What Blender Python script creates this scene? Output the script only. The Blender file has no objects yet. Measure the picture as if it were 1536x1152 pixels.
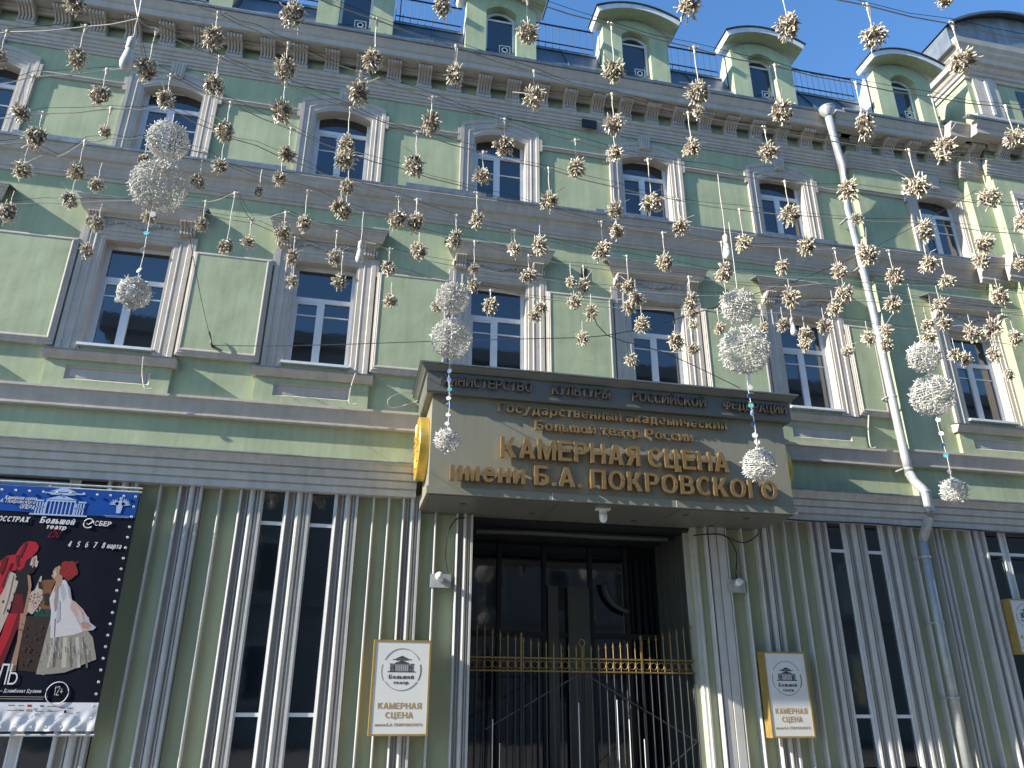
import bpy, math, random
from mathutils import Vector, Matrix
random.seed(7)
S = bpy.context.scene
COL = S.collection

# ------------------------------------------------------------------ camera
FPX, PITCH, YAW, ROLL = 1141.1, math.radians(22.7156), math.radians(11.9466), math.radians(0.3367)
CAM = Vector((0.0, -13.0, 1.6))
cp, sp, cy, sy, cr, sr = math.cos(PITCH), math.sin(PITCH), math.cos(YAW), math.sin(YAW), math.cos(ROLL), math.sin(ROLL)
FWD = Vector((sy*cp, cy*cp, sp)); RT0 = Vector((cy, -sy, 0)); UP0 = RT0.cross(FWD)
RT = RT0*cr + UP0*sr; UP = UP0*cr - RT0*sr
camd = bpy.data.cameras.new('camera'); cam = bpy.data.objects.new('camera', camd); COL.objects.link(cam)
camd.sensor_width = 36; camd.lens = FPX/1536*36; camd.clip_end = 600; camd.clip_start = 0.05
cam.matrix_world = Matrix(((RT.x, UP.x, -FWD.x, CAM.x), (RT.y, UP.y, -FWD.y, CAM.y), (RT.z, UP.z, -FWD.z, CAM.z), (0, 0, 0, 1)))
S.camera = cam

def ray(x, y):
    return RT*(x-768) + UP*(576-y) + FWD*FPX
def at(x, y, Y):
    """point of the plane y=Y seen at photo pixel x,y"""
    d = ray(x, y); return CAM + d*((Y-CAM.y)/d.y)
def net(x, y, z):
    d = ray(x, y); return CAM + d*((z-CAM.z)/d.z)

# ------------------------------------------------------------------ light
TO_SUN = Vector((-5.5, -1.0, 3.0)).normalized()
w = bpy.data.worlds.new('World'); S.world = w; w.use_nodes = True
nt = w.node_tree; bg = nt.nodes['Background']
sky = nt.nodes.new('ShaderNodeTexSky'); sky.sky_type = 'NISHITA'; sky.sun_disc = False
sky.sun_elevation = math.asin(TO_SUN.z); sky.sun_rotation = math.atan2(TO_SUN.x, TO_SUN.y)
sky.air_density = 1.0; sky.dust_density = 0.0; sky.ozone_density = 4.0
hs = nt.nodes.new('ShaderNodeHueSaturation'); hs.inputs['Saturation'].default_value = 1.12
nt.links.new(sky.outputs[0], hs.inputs['Color']); nt.links.new(hs.outputs[0], bg.inputs[0]); bg.inputs[1].default_value = 0.145
sl = bpy.data.lights.new('sun', 'SUN'); so = bpy.data.objects.new('sun', sl); COL.objects.link(so)
sl.energy = 5.0; sl.angle = math.radians(0.55); sl.color = (1.0, 0.93, 0.82)
so.rotation_euler = TO_SUN.to_track_quat('Z', 'Y').to_euler(); so.location = (-20, -10, 20)
S.view_settings.view_transform = 'Standard'; S.view_settings.look = 'None'
S.view_settings.gamma = 1; S.view_settings.use_curve_mapping = False
S.view_settings.exposure = 1.12

# ------------------------------------------------------------------ materials
def mat(name, col, rough=0.6, metal=0.0, var=0.12, scale=2.5, bump=0.0, bscale=40, streak=0.0, spec=0.5, trans=0.0, stain=None):
    m = bpy.data.materials.new(name); m.use_nodes = True
    n = m.node_tree.nodes; l = m.node_tree.links; b = n['Principled BSDF']
    b.inputs['Roughness'].default_value = rough; b.inputs['Metallic'].default_value = metal
    b.inputs['Specular IOR Level'].default_value = spec
    geo = n.new('ShaderNodeNewGeometry')
    def noise(sc, det, stretch=None):
        t = n.new('ShaderNodeTexNoise'); t.inputs['Scale'].default_value = sc; t.inputs['Detail'].default_value = det
        if stretch:
            mp = n.new('ShaderNodeMapping'); mp.inputs['Scale'].default_value = stretch
            l.new(geo.outputs['Position'], mp.inputs[0]); l.new(mp.outputs[0], t.inputs[0])
        else: l.new(geo.outputs['Position'], t.inputs[0])
        return t
    t = noise(scale, 6)
    r = n.new('ShaderNodeValToRGB'); r.color_ramp.elements[0].position = 0.3; r.color_ramp.elements[1].position = 0.7
    r.color_ramp.elements[0].color = tuple(c*(1-var) for c in col)+(1,); r.color_ramp.elements[1].color = tuple(min(1, c*(1+var)) for c in col)+(1,)
    l.new(t.outputs[0], r.inputs[0]); out = r.outputs[0]
    if streak:
        t2 = noise(1.0, 5, (9, 9, 0.7)); r2 = n.new('ShaderNodeValToRGB')
        r2.color_ramp.elements[0].position = 0.35; r2.color_ramp.elements[1].position = 0.62
        k = 1-streak; r2.color_ramp.elements[0].color = (k, k, k*0.97, 1); r2.color_ramp.elements[1].color = (1, 1, 1, 1)
        mx = n.new('ShaderNodeMix'); mx.data_type = 'RGBA'; mx.blend_type = 'MULTIPLY'; mx.inputs[0].default_value = 1
        l.new(t2.outputs[0], r2.inputs[0]); l.new(out, mx.inputs[6]); l.new(r2.outputs[0], mx.inputs[7]); out = mx.outputs[2]
    if stain:
        t3 = noise(14, 8); r3 = n.new('ShaderNodeValToRGB')
        r3.color_ramp.elements[0].position = 0.26; r3.color_ramp.elements[1].position = 0.36
        r3.color_ramp.elements[0].color = tuple(stain)+(1,); r3.color_ramp.elements[1].color = (1, 1, 1, 1)
        mx = n.new('ShaderNodeMix'); mx.data_type = 'RGBA'; mx.blend_type = 'MULTIPLY'; mx.inputs[0].default_value = 1
        l.new(t3.outputs[0], r3.inputs[0]); l.new(out, mx.inputs[6]); l.new(r3.outputs[0], mx.inputs[7]); out = mx.outputs[2]
    l.new(out, b.inputs['Base Color'])
    if trans: b.inputs['Transmission Weight'].default_value = trans
    if bump:
        t4 = noise(bscale, 5); t5 = noise(bscale/8, 3)
        ad = n.new('ShaderNodeMath'); ad.operation = 'ADD'; l.new(t4.outputs[0], ad.inputs[0]); l.new(t5.outputs[0], ad.inputs[1])
        bm = n.new('ShaderNodeBump'); bm.inputs['Strength'].default_value = bump; bm.inputs['Distance'].default_value = 0.02
        l.new(ad.outputs[0], bm.inputs['Height']); l.new(bm.outputs[0], b.inputs['Normal'])
    return m
M = {}
M['plaster'] = mat('green_plaster', (0.365, 0.42, 0.265), 0.85, var=0.13, scale=1.3, bump=0.22, bscale=5, streak=0.11, stain=(0.88, 0.88, 0.84))
M['plaster_low'] = mat('lower_green_panel', (0.35, 0.385, 0.245), 0.7, var=0.06, scale=1.5, bump=0.12, bscale=14, streak=0.07)
M['trim'] = mat('stone_grey_trim', (0.47, 0.425, 0.37), 0.75, var=0.08, scale=3, bump=0.12, bscale=20, streak=0.10, stain=(0.85, 0.83, 0.79))
M['rib'] = mat('grey_paint', (0.50, 0.49, 0.46), 0.55, var=0.06, scale=4, bump=0.1, bscale=25, streak=0.14)
M['upvc'] = mat('white_window_frame', (0.66, 0.68, 0.70), 0.4, var=0.04, scale=5, streak=0.06)
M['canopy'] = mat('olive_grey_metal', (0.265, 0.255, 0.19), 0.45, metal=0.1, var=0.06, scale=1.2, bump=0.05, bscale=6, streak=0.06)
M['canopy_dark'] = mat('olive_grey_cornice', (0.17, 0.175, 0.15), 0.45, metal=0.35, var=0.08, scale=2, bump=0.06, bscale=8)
M['bronze'] = mat('bronze_letter', (0.36, 0.235, 0.10), 0.38, metal=0.6, var=0.15, scale=8, bump=0.08, bscale=60)
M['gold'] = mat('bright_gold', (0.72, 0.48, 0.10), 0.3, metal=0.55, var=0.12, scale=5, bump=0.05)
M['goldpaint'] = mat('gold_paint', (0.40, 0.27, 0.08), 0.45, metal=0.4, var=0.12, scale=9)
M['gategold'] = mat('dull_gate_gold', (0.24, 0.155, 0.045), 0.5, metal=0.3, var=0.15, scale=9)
M['signwhite'] = mat('sign_white', (0.66, 0.65, 0.60), 0.5, var=0.03, scale=2)
M['inkdark'] = mat('ink_dark', (0.05, 0.045, 0.04), 0.6, var=0.1)
M['inkgold'] = mat('ink_gold', (0.38, 0.25, 0.09), 0.5, var=0.08)
M['zinc'] = mat('zinc_pipe', (0.42, 0.435, 0.43), 0.5, metal=0.25, var=0.14, scale=5, bump=0.1, bscale=12, streak=0.2)
M['roofmetal'] = mat('dark_blue_roof_sheet', (0.09, 0.115, 0.14), 0.4, metal=0.4, var=0.2, scale=3, bump=0.3, bscale=4)
M['roofedge'] = mat('roof_edge_sheet', (0.20, 0.225, 0.24), 0.4, metal=0.4, var=0.2, scale=3, bump=0.3, bscale=5, streak=0.2)
M['whitesheet'] = mat('pale_metal_sheet', (0.6, 0.62, 0.64), 0.45, metal=0.1, var=0.08, scale=3, streak=0.12)
M['iron'] = mat('black_iron', (0.02, 0.022, 0.025), 0.5, metal=0.2)
M['cable'] = mat('black_cable', (0.02, 0.02, 0.022), 0.6)
M['wire'] = mat('grey_wire', (0.33, 0.31, 0.27), 0.6, var=0.2, scale=6)
M['cord'] = mat('cream_cord', (0.60, 0.56, 0.47), 0.6, var=0.15, scale=20)
M['tan'] = mat('tan_bulb_plastic', (0.44, 0.385, 0.31), 0.4, var=0.35, scale=60)
M['tip'] = mat('cream_bulb_tip', (0.85, 0.76, 0.54), 0.25, var=0.2, scale=50)
M['twig'] = mat('brown_wire_core', (0.16, 0.125, 0.09), 0.7, var=0.3, scale=50)
M['ballwhite'] = mat('white_bulb_plastic', (0.66, 0.645, 0.60), 0.45, var=0.1, scale=50)
M['ballwire'] = mat('white_wire', (0.56, 0.55, 0.51), 0.45, var=0.1, scale=30)
M['glassbulb'] = mat('frosted_bulb', (0.62, 0.64, 0.60), 0.15, var=0.1, scale=20)
M['discw'] = mat('pearl_disc', (0.85, 0.86, 0.9), 0.12, metal=0.3, var=0.1, scale=30)
M['discb'] = mat('blue_disc', (0.18, 0.35, 0.8), 0.12, metal=0.5, var=0.3, scale=40)
M['discc'] = mat('turquoise_disc', (0.2, 0.65, 0.68), 0.12, metal=0.5, var=0.3, scale=40)
M['disco'] = mat('coral_disc', (0.8, 0.3, 0.18), 0.12, metal=0.5, var=0.3, scale=40)
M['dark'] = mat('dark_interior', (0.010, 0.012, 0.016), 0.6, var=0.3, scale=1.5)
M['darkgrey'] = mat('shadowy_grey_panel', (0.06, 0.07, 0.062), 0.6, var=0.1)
M['whiteplastic'] = mat('white_plastic', (0.75, 0.75, 0.72), 0.35, var=0.04)
M['asphalt'] = mat('asphalt', (0.11, 0.105, 0.10), 0.9, var=0.25, scale=8, bump=0.3)
M['paving'] = mat('granite_paving', (0.30, 0.29, 0.28), 0.8, var=0.15, scale=5, bump=0.2)
M['opp'] = mat('grey_beige_plaster', (0.22, 0.21, 0.2), 0.85, var=0.12, scale=1)
M['lettermetal'] = mat('dark_bronze_letter', (0.14, 0.11, 0.08), 0.45, metal=0.6, var=0.15, scale=10)
def glass(name, col, rough=0.03, bump=0.02):
    m = mat(name, col, rough, var=0.2, scale=0.8, bump=bump, bscale=1.6, spec=1.0)
    b = m.node_tree.nodes['Principled BSDF']; b.inputs['IOR'].default_value = 1.6
    return m
M['glass'] = glass('window_glass', (0.012, 0.017, 0.024), 0.03, 0.07)
M['glass_low'] = glass('ground_floor_glass', (0.006, 0.010, 0.014), 0.05, 0.08)

# ------------------------------------------------------------------ mesh helpers
class MB:
    def __init__(s): s.v = []; s.f = []; s.mi = []
    def add(s, vs, fs, mi=0):
        o = len(s.v); s.v += [tuple(v) for v in vs]; s.f += [[i+o for i in f] for f in fs]; s.mi += [mi]*len(fs); return s
    def box(s, x0, x1, y0, y1, z0, z1, mi=0):
        return s.add([(x0,y0,z0),(x1,y0,z0),(x1,y1,z0),(x0,y1,z0),(x0,y0,z1),(x1,y0,z1),(x1,y1,z1),(x0,y1,z1)],
              [(0,3,2,1),(4,5,6,7),(0,1,5,4),(1,2,6,5),(2,3,7,6),(3,0,4,7)], mi)
    def prism_x(s, prof, x0, x1, mi=0, caps=True):      # prof (y,z) closed
        n = len(prof); vs = [(x0,y,z) for y,z in prof]+[(x1,y,z) for y,z in prof]
        fs = [(i,(i+1)%n,(i+1)%n+n,i+n) for i in range(n)]
        if caps: fs += [tuple(range(n-1,-1,-1)), tuple(range(n,2*n))]
        return s.add(vs, fs, mi)
    def prism_z(s, prof, z0, z1, mi=0):                 # prof (x,y) closed
        n = len(prof); vs = [(x,y,z0) for x,y in prof]+[(x,y,z1) for x,y in prof]
        return s.add(vs, [(i,(i+1)%n,(i+1)%n+n,i+n) for i in range(n)]+[tuple(range(n-1,-1,-1)), tuple(range(n,2*n))], mi)
    def prism_y(s, prof, y0, y1, mi=0):                 # prof (x,z) closed
        n = len(prof); vs = [(x,y0,z) for x,z in prof]+[(x,y1,z) for x,z in prof]
        return s.add(vs, [(i,(i+1)%n,(i+1)%n+n,i+n) for i in range(n)]+[tuple(range(n-1,-1,-1)), tuple(range(n,2*n))], mi)
    def loft(s, inner, outer, prof, mi=0):              # rings in (x,z); prof (t,y)
        n = len(inner); vs = []; fs = []
        for t, y in prof:
            for a, b in zip(inner, outer): vs.append((a[0]+(b[0]-a[0])*t, y, a[1]+(b[1]-a[1])*t))
        for k in range(len(prof)-1):
            for i in range(n-1):
                a = k*n+i; fs.append((a, a+1, a+n+1, a+n))
        for i in (0, n-1): fs.append(tuple(k*n+i for k in range(len(prof))))
        return s.add(vs, fs, mi)
    def tube(s, pts, r, n=6, mi=0, caps=True):
        pts = [Vector(p) for p in pts]; vs = []; fs = []
        rr = r if isinstance(r, (list, tuple)) else [r]*len(pts)
        for i, p in enumerate(pts):
            d = (pts[min(i+1, len(pts)-1)]-pts[max(i-1, 0)]).normalized()
            a = d.orthogonal().normalized() if abs(d.z) > .99 else d.cross(Vector((0,0,1))).normalized()
            b = d.cross(a)
            for k in range(n):
                an = 2*math.pi*k/n; vs.append(p+a*math.cos(an)*rr[i]+b*math.sin(an)*rr[i])
        for i in range(len(pts)-1):
            for k in range(n): fs.append((i*n+k, i*n+(k+1)%n, (i+1)*n+(k+1)%n, (i+1)*n+k))
        if caps: fs += [tuple(range(n)), tuple(range(len(vs)-1, len(vs)-1-n, -1))]
        return s.add(vs, fs, mi)
    def lathe(s, c, axis, prof, n=16, mi=0):            # prof (r, h) along axis
        c = Vector(c); ax = Vector(axis).normalized(); a = ax.orthogonal().normalized(); b = ax.cross(a); vs = []; fs = []
        for r, h in prof:
            for k in range(n):
                an = 2*math.pi*k/n; vs.append(c+ax*h+a*math.cos(an)*r+b*math.sin(an)*r)
        for i in range(len(prof)-1):
            for k in range(n): fs.append((i*n+k, i*n+(k+1)%n, (i+1)*n+(k+1)%n, (i+1)*n+k))
        fs += [tuple(range(n)), tuple(range(len(vs)-1, len(vs)-1-n, -1))]
        return s.add(vs, fs, mi)
    def blob(s, c, rx, ry, rz, n=7, m=4, mi=0):
        vs = []; fs = []
        for j in range(m+1):
            t = math.pi*j/m
            for k in range(n):
                a = 2*math.pi*k/n; vs.append((c[0]+rx*math.sin(t)*math.cos(a), c[1]+ry*math.sin(t)*math.sin(a), c[2]+rz*math.cos(t)))
        for j in range(m):
            for k in range(n): fs.append((j*n+k, j*n+(k+1)%n, (j+1)*n+(k+1)%n, (j+1)*n+k))
        return s.add(vs, fs, mi)
    def mesh(s, name, mats, smooth=False):
        me = bpy.data.meshes.new(name); me.from_pydata(s.v, [], s.f)
        for m in (mats if isinstance(mats, (list, tuple)) else [mats]): me.materials.append(M[m] if isinstance(m, str) else m)
        me.polygons.foreach_set('material_index', s.mi)
        if smooth: me.polygons.foreach_set('use_smooth', [True]*len(me.polygons))
        import bmesh
        bm = bmesh.new(); bm.from_mesh(me); bmesh.ops.recalc_face_normals(bm, faces=bm.faces); bm.to_mesh(me); bm.free()
        me.update(); return me
def link(name, me, parent=None, loc=None, rot=None, scale=None):
    o = bpy.data.objects.new(name, me); COL.objects.link(o)
    if parent: o.parent = parent
    if loc is not None: o.location = loc
    if rot is not None: o.rotation_euler = rot
    if scale is not None: o.scale = scale
    return o
def part(name, mb, m, parent, smooth=False): return link(name, mb.mesh(name, m, smooth), parent)
def empty(name, loc, label, cat, group=None):
    o = link(name, None, loc=loc); o['label'] = label; o['category'] = cat
    if group: o['group'] = group
    o.empty_display_size = 0.2; return o
def tag(o, label, cat, group=None, kind=None):
    if label: o['label'] = label
    if cat: o['category'] = cat
    if group: o['group'] = group
    if kind: o['kind'] = kind
    return o
def copy_tree(o, parent=None, loc=None):
    c = o.copy(); COL.objects.link(c)
    if parent: c.parent = parent
    if loc is not None: c.location = loc
    for ch in list(o.children): copy_tree(ch, c)
    return c
def arch(cx, hw, z0, zs, rise, n=10):
    p = [(cx-hw, z0)]
    for i in range(n+1):
        t = -1+2*i/n; p.append((cx+hw*t, zs+rise*(1-t*t)))
    p.append((cx+hw, z0)); return p

# ------------------------------------------------------------------ ground, street and the far side
def struct(name, mb, m): return tag(part(name, mb, m, None), None, None, kind='structure')
struct('ground', MB().box(-150, 150, -150, 150, -1.0, -0.13), 'asphalt')
struct('road', MB().box(-60, 70, -17.5, -3.2, -0.12, -0.004), 'asphalt')
struct('pavement', MB().box(-60, 70, -3.2, 0.0, -0.1, 0.12), 'paving')
opp = empty('opposite_house', (0, -21, 0), 'grey plaster house across the street, mirrored in the windows', 'building')
def opp_wall():
    mb = MB(); mb.box(-11.5, 45, -3, 0, 0, 17.2); mb.box(-11.9, 45.3, -3, 0.5, 17.2, 17.9); mb.box(-11.5, 45, -0.2, 0.25, 5.2, 5.6); return mb
part('wall', opp_wall(), 'opp', opp)
for fl in range(4):
    for k in range(16):
        x = -10+k*3.4; z = 1.6+fl*4.1
        wf = MB().box(x-.65, x+.65, 0.003, 0.07, z-.1, z+2.2)
        if fl == 0 and k == 0: wmesh = wf.mesh('window', 'trim'); pmesh = MB().box(x-.5, x+.5, 0.072, 0.085, z+.05, z+2.05).mesh('pane', 'glass'); x00, z00 = x, z
        wo = link('window', wmesh, opp, (x-x00, 0, z-z00)); link('pane', pmesh, wo)

# ------------------------------------------------------------------ theatre building
B = empty('theatre_building', (0, 0, 0), 'pale green plaster theatre facade with grey mouldings, arched upper windows and ribbed ground floor', 'building')
XL, XS, XA, XB, XR = -11.0, 11.05, 14.0, 14.55, 24.0
YS, YA, YB = -0.15, -0.40, -0.62
COLS = [-7.56, -4.22, -0.88, 2.455, 5.79, 9.14]
CS = 13.22
SECT = [(XL, XS, 0.0), (XS, XA, YS), (XA, XB, YA), (XB, XR, YB)]
def wall_cells(x0, x1, z0, z1, holes, y, depth=0.35):
    xs = sorted({x0, x1} | {h[0] for h in holes} | {h[1] for h in holes}); zs = sorted({z0, z1} | {h[2] for h in holes} | {h[3] for h in holes})
    mb = MB()
    for i in range(len(xs)-1):
        for j in range(len(zs)-1):
            cx, cz = (xs[i]+xs[i+1])/2, (zs[j]+zs[j+1])/2
            if any(h[0] < cx < h[1] and h[2] < cz < h[3] for h in holes): continue
            mb.add([(xs[i],y,zs[j]),(xs[i+1],y,zs[j]),(xs[i+1],y,zs[j+1]),(xs[i],y,zs[j+1])], [(0,1,2,3)])
    for a, b, c, d in holes:
        mb.add([(a,y,c),(a,y+depth,c),(a,y+depth,d),(a,y,d)], [(0,1,2,3)]); mb.add([(b,y,c),(b,y+depth,c),(b,y+depth,d),(b,y,d)], [(0,1,2,3)])
        mb.add([(a,y,d),(a,y+depth,d),(b,y+depth,d),(b,y,d)], [(0,1,2,3)]); mb.add([(a,y,c),(a,y+depth,c),(b,y+depth,c),(b,y,c)], [(0,1,2,3)])
    mb.add([(x0,y,z0),(x0,y+.7,z0),(x0,y+.7,z1),(x0,y,z1)], [(0,1,2,3)])
    return mb
HW2, Z2A, Z2B = 0.57, 7.18, 9.30
HW3, Z3A, Z3B = 0.56, 11.0, 13.05
holes = []
for c in COLS: holes += [(c-HW2-.03, c+HW2+.03, Z2A, Z2B+.03), (c-HW3-.03, c+HW3+.03, Z3A, Z3B+.05)]
part('wall', wall_cells(XL, XS, 4.9, 14.9, holes, 0.0), 'plaster', B)
part('wall', wall_cells(XS, XA, 4.9, 14.9, [(CS-HW2-.03, CS+HW2+.03, Z2A, Z2B+.03), (CS-HW3-.03, CS+HW3+.03, Z3A, Z3B+.05)], YS), 'plaster', B)
part('wall', MB().box(XA, XB, YA, 0.6, 4.9, 14.9), 'plaster', B)
part('wall', MB().box(XB, XR, YB, 0.6, 4.9, 14.9), 'plaster', B)
part('inner_wall', MB().box(XL, XR, 0.75, 0.9, 4.9, 14.9), 'dark', B)

# ledges and cornices, one mesh per straight stretch
def ledge(name, prof, m, over=0.0, y_of=None, x1=None):
    for i, (a, b, y) in enumerate(SECT):
        e = prof[0][0]
        part(name, MB().prism_x([(yy+y, z) for yy, z in prof], a-(over if i else 0), (b if i < 3 else XR)-(0.004*i), ), m, B)
CYMA = [(0.02, 10.50), (-0.03, 10.50), (-0.05, 10.56), (-0.09, 10.575), (-0.09, 10.61), (-0.07, 10.63), (-0.10, 10.68), (-0.13, 10.74), (-0.17, 10.78), (-0.185, 10.83), (-0.26, 10.86), (-0.30, 10.92), (-0.32, 10.99), (-0.345, 11.01), (-0.345, 11.045), (-0.365, 11.05), (-0.365, 11.10), (0.02, 11.16)]
CYMA = [(y*.74 if y < 0 else y, z+.03) for y, z in CYMA]
ledge('storey_ledge', CYMA, 'trim', 0.36)
# flashing lengths on the ledge
fx = XL
k = 0
while fx < XS-.1:
    ln = random.uniform(1.7, 2.6); x1 = min(fx+ln, XS-.02); t = random.choice([0, .006, .012])
    part('flashing', MB().prism_x([(-.277-t, 11.115-t), (-.277-t, 11.155), (-.02, 11.23+t), (-.02, 11.21)], fx+.01, x1-.01), 'roofedge', B)
    if k % 2 == 0: part('flashing', MB().box(fx+.25, x1-.2, -.235+t, -.22+t, 11.12, 11.27), 'roofedge', B)
    fx = x1; k += 1
part('flashing', MB().prism_x([(YS-.277, 11.115), (YS-.277, 11.155), (YS-.02, 11.23), (YS-.02, 11.21)], XS-.1, XA-.1), 'roofedge', B)
# lower ledge over the green band
L1 = [(0.02, 6.03), (-0.10, 6.03), (-0.125, 6.045), (-0.125, 6.075), (-0.10, 6.085), (-0.105, 6.12), (-0.13, 6.20), (-0.15, 6.27), (-0.16, 6.31), (-0.20, 6.33), (-0.20, 6.375), (0.02, 6.40)]
L1 = [(y*.82 if y < 0 else y, z) for y, z in L1]
for a, b, y in [(XL, 1.02, 0), (7.72, XS, 0), (XS-.2, XA, YS), (XA-.2, XR, YA)]:
    part('lower_ledge', MB().prism_x([(yy+y, z) for yy, z in L1], a, b-.003), 'trim', B)
# ribbed lower cornice (coved, four long grooves)
LC = [(0.02, 4.80), (-0.30, 4.80), (-0.30, 4.90), (-0.285, 4.905), (-0.285, 4.925), (-0.325, 4.93), (-0.345, 5.03), (-0.325, 5.035), (-0.325, 5.055), (-0.37, 5.06), (-0.39, 5.16), (-0.37, 5.165), (-0.37, 5.185), (-0.42, 5.19), (-0.45, 5.28), (-0.50, 5.30), (-0.50, 5.325), (0.02, 5.36)]
for a, b in [(XL, 1.03), (7.62, XR)]:
    part('lower_cornice', MB().prism_x(LC, a, b), 'rib', B)
    x = a
    while x < b-.1:
        x1 = min(x+random.uniform(1.4, 2.2), b)
        h = random.uniform(0, .012)
        part('flashing', MB().prism_x([(-.515-h, 5.322), (-.51-h, 5.335+h), (-.02, 5.40+h), (-.02, 5.38)], x+.004, x1-.004), 'roofedge', B); x = x1
# frieze moulding
FR = [(0.02, 13.50), (-0.03, 13.50), (-0.03, 13.56), (-0.06, 13.57), (-0.06, 13.63), (-0.085, 13.64), (-0.085, 13.71), (-0.11, 13.72), (-0.11, 13.79), (-0.15, 13.81), (-0.17, 13.86), (-0.17, 13.885), (0.02, 13.90)]
FR = [(y*.85 if y < 0 else y, z) for y, z in FR]
ledge('frieze_moulding', FR, 'trim', 0.17)
# main cornice
CO = [(0.02, 14.20), (-0.09, 14.20), (-0.09, 14.26), (-0.47, 14.26), (-0.47, 14.24), (-0.58, 14.24), (-0.60, 14.255), (-0.60, 14.385), (-0.62, 14.395), (-0.65, 14.43), (-0.69, 14.50), (-0.735, 14.55), (-0.735, 14.60), (0.02, 14.66)]
CO = [(y*.78 if y < 0 else y, z+.09) for y, z in CO]
ledge('main_cornice', CO, 'trim', 0.60)
ledge('soffit_moulding', [(y*.85, z+.09) for y, z in [(-.092, 14.12), (-.15, 14.12), (-.17, 14.16), (-.17, 14.20), (-.21, 14.215), (-.21, 14.257), (-.092, 14.257)]], 'trim', 0.0)
# roof edge sheet
for a, b, y in [(XL, XS-.4, 0), (XS-.4, XA-.3, YS), (XA-.3, XR, YB)]:
    part('roof_edge', MB().prism_x([(y-.60, 14.665), (y-.61, 14.715), (y-.5, 14.77), (y-.42, 14.80), (y-.42, 14.76), (y-.58, 14.69)], a, b), 'roofedge', B)
    part('gutter', MB().tube([(a, y-.56, 14.745), (b, y-.56, 14.745)], .03, 8), 'roofedge', B, True)
part('roof_slope', MB().prism_x([(-.46, 14.70), (.34, 16.12), (.36, 16.12), (.36, 14.6), (-.40, 14.6)], XL, 14.5), 'roofmetal', B)
part('roof_deck', MB().box(XL, XR, .36, 9.5, 16.02, 16.10), 'roofmetal', B)
part('roof_coping', MB().prism_x([(.30, 16.10), (.30, 16.15), (.44, 16.17), (.44, 16.12)], XL, 14.5), 'roofedge', B)
for i in range(22):    # raised seams of the sheet roof
    x = -8.6+i*1.05
    if x < 14.3: part('roof_seam', MB().prism_x([(-.45, 14.73), (-.475, 14.745), (.30, 16.13), (.33, 16.12)], x, x+.02), 'roofmetal', B)

# corbels
def corbel_mb():
    mb = MB(); p = [(0.0, 13.905), (-0.13, 13.905), (-.16, 13.93), (-.16, 13.965), (-.13, 13.985), (-.15, 14.02), (-.19, 14.05), (-.235, 14.085), (-.29, 14.12), (-.36, 14.13), (-.42, 14.135), (-.455, 14.16), (-.46, 14.20), (-.43, 14.237), (0, 14.237)]
    mb.prism_x(p, -.15, .15)
    for i in range(5):   # reeds
        x = -.125+i*.0625
        mb.prism_x([(y-.036 if -.45 < y < 0 else y-.026, z-.012) for y, z in p[1:-1]]+[(0, 14.2)], x-.017, x+.017)
    mb.box(-.17, .17, -.47, 0, 14.237, 14.258); mb.box(-.165, .165, -.155, 0, 13.82, 13.93)
    return mb
cmb = corbel_mb(); cmb.v = [(x, y*.8, z+.095+.0*y) for x, y, z in cmb.v]; cm = cmb.mesh('corbel', 'trim')
for i in range(-12, 19):
    x = -1.24+.657*i
    if x < XS-.35: link('corbel', cm, B, (x, 0, 0))
for x in (11.42, 12.05, 12.68, 13.3, 13.86): link('corbel', cm, B, (x, YS, 0))
for x in (14.28,): link('corbel', cm, B, (x, YA, 0))
for i in range(8): link('corbel', cm, B, (14.95+.66*i, YB, 0))
# ventilation grille
g = MB().box(6.27-.9, 6.61-.9, -.03, .05, 13.62, 13.86)
vg = at(884, 186, -.12)
part('air_grille', MB().box(vg.x-.17, vg.x+.17, -.135, -.10, vg.z-.11, vg.z+.11), 'iron', B)
part('air_vent', MB().box(at(876, 411, 0).x-.06, at(876, 411, 0).x+.06, -.02, .02, at(876, 411, 0).z-.13, at(876, 411, 0).z+.13), 'iron', B)

# windows
SUR = [(0, .24), (0, -.035), (.10, -.035), (.13, -.055), (.36, -.055), (.39, -.08), (.44, -.08), (.47, -.07), (.74, -.07), (.78, -.10), (1, -.105), (1, .01)]
SUR = [(t, y*.62 if y < 0 else y) for t, y in SUR]
def frame_boxes(mb, z0, z1, hw, ztr, zbar, top):
    Y0, Y1 = .19, .255
    mb.box(-hw, -hw+.07, Y0, Y1, z0, z1); mb.box(hw-.07, hw, Y0, Y1, z0, z1)
    mb.box(-hw+.07, hw-.07, Y0+.002, Y1, z0, z0+.07); mb.box(-hw+.07, hw-.07, Y0+.002, Y1, top, z1)
    mb.box(-hw+.07, hw-.07, Y0-.004, Y1-.002, ztr-.045, ztr+.045)
    mb.box(-.10, .035, Y0-.006, Y1-.004, z0+.07, ztr-.045)
    mb.box(-hw+.07, -hw+.115, Y0+.006, Y1-.006, z0+.07, ztr-.045)      # the opening sash is thicker
    mb.box(-hw+.115, -.10, Y0+.006, Y1-.006, ztr-.09, ztr-.045); mb.box(-hw+.115, -.10, Y0+.006, Y1-.006, z0+.07, z0+.115)
    mb.box(-hw+.115, -.10, Y0+.02, Y1-.008, zbar-.013, zbar+.013); mb.box(.035, hw-.07, Y0+.02, Y1-.008, zbar-.013, zbar+.013)
    return mb
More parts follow.
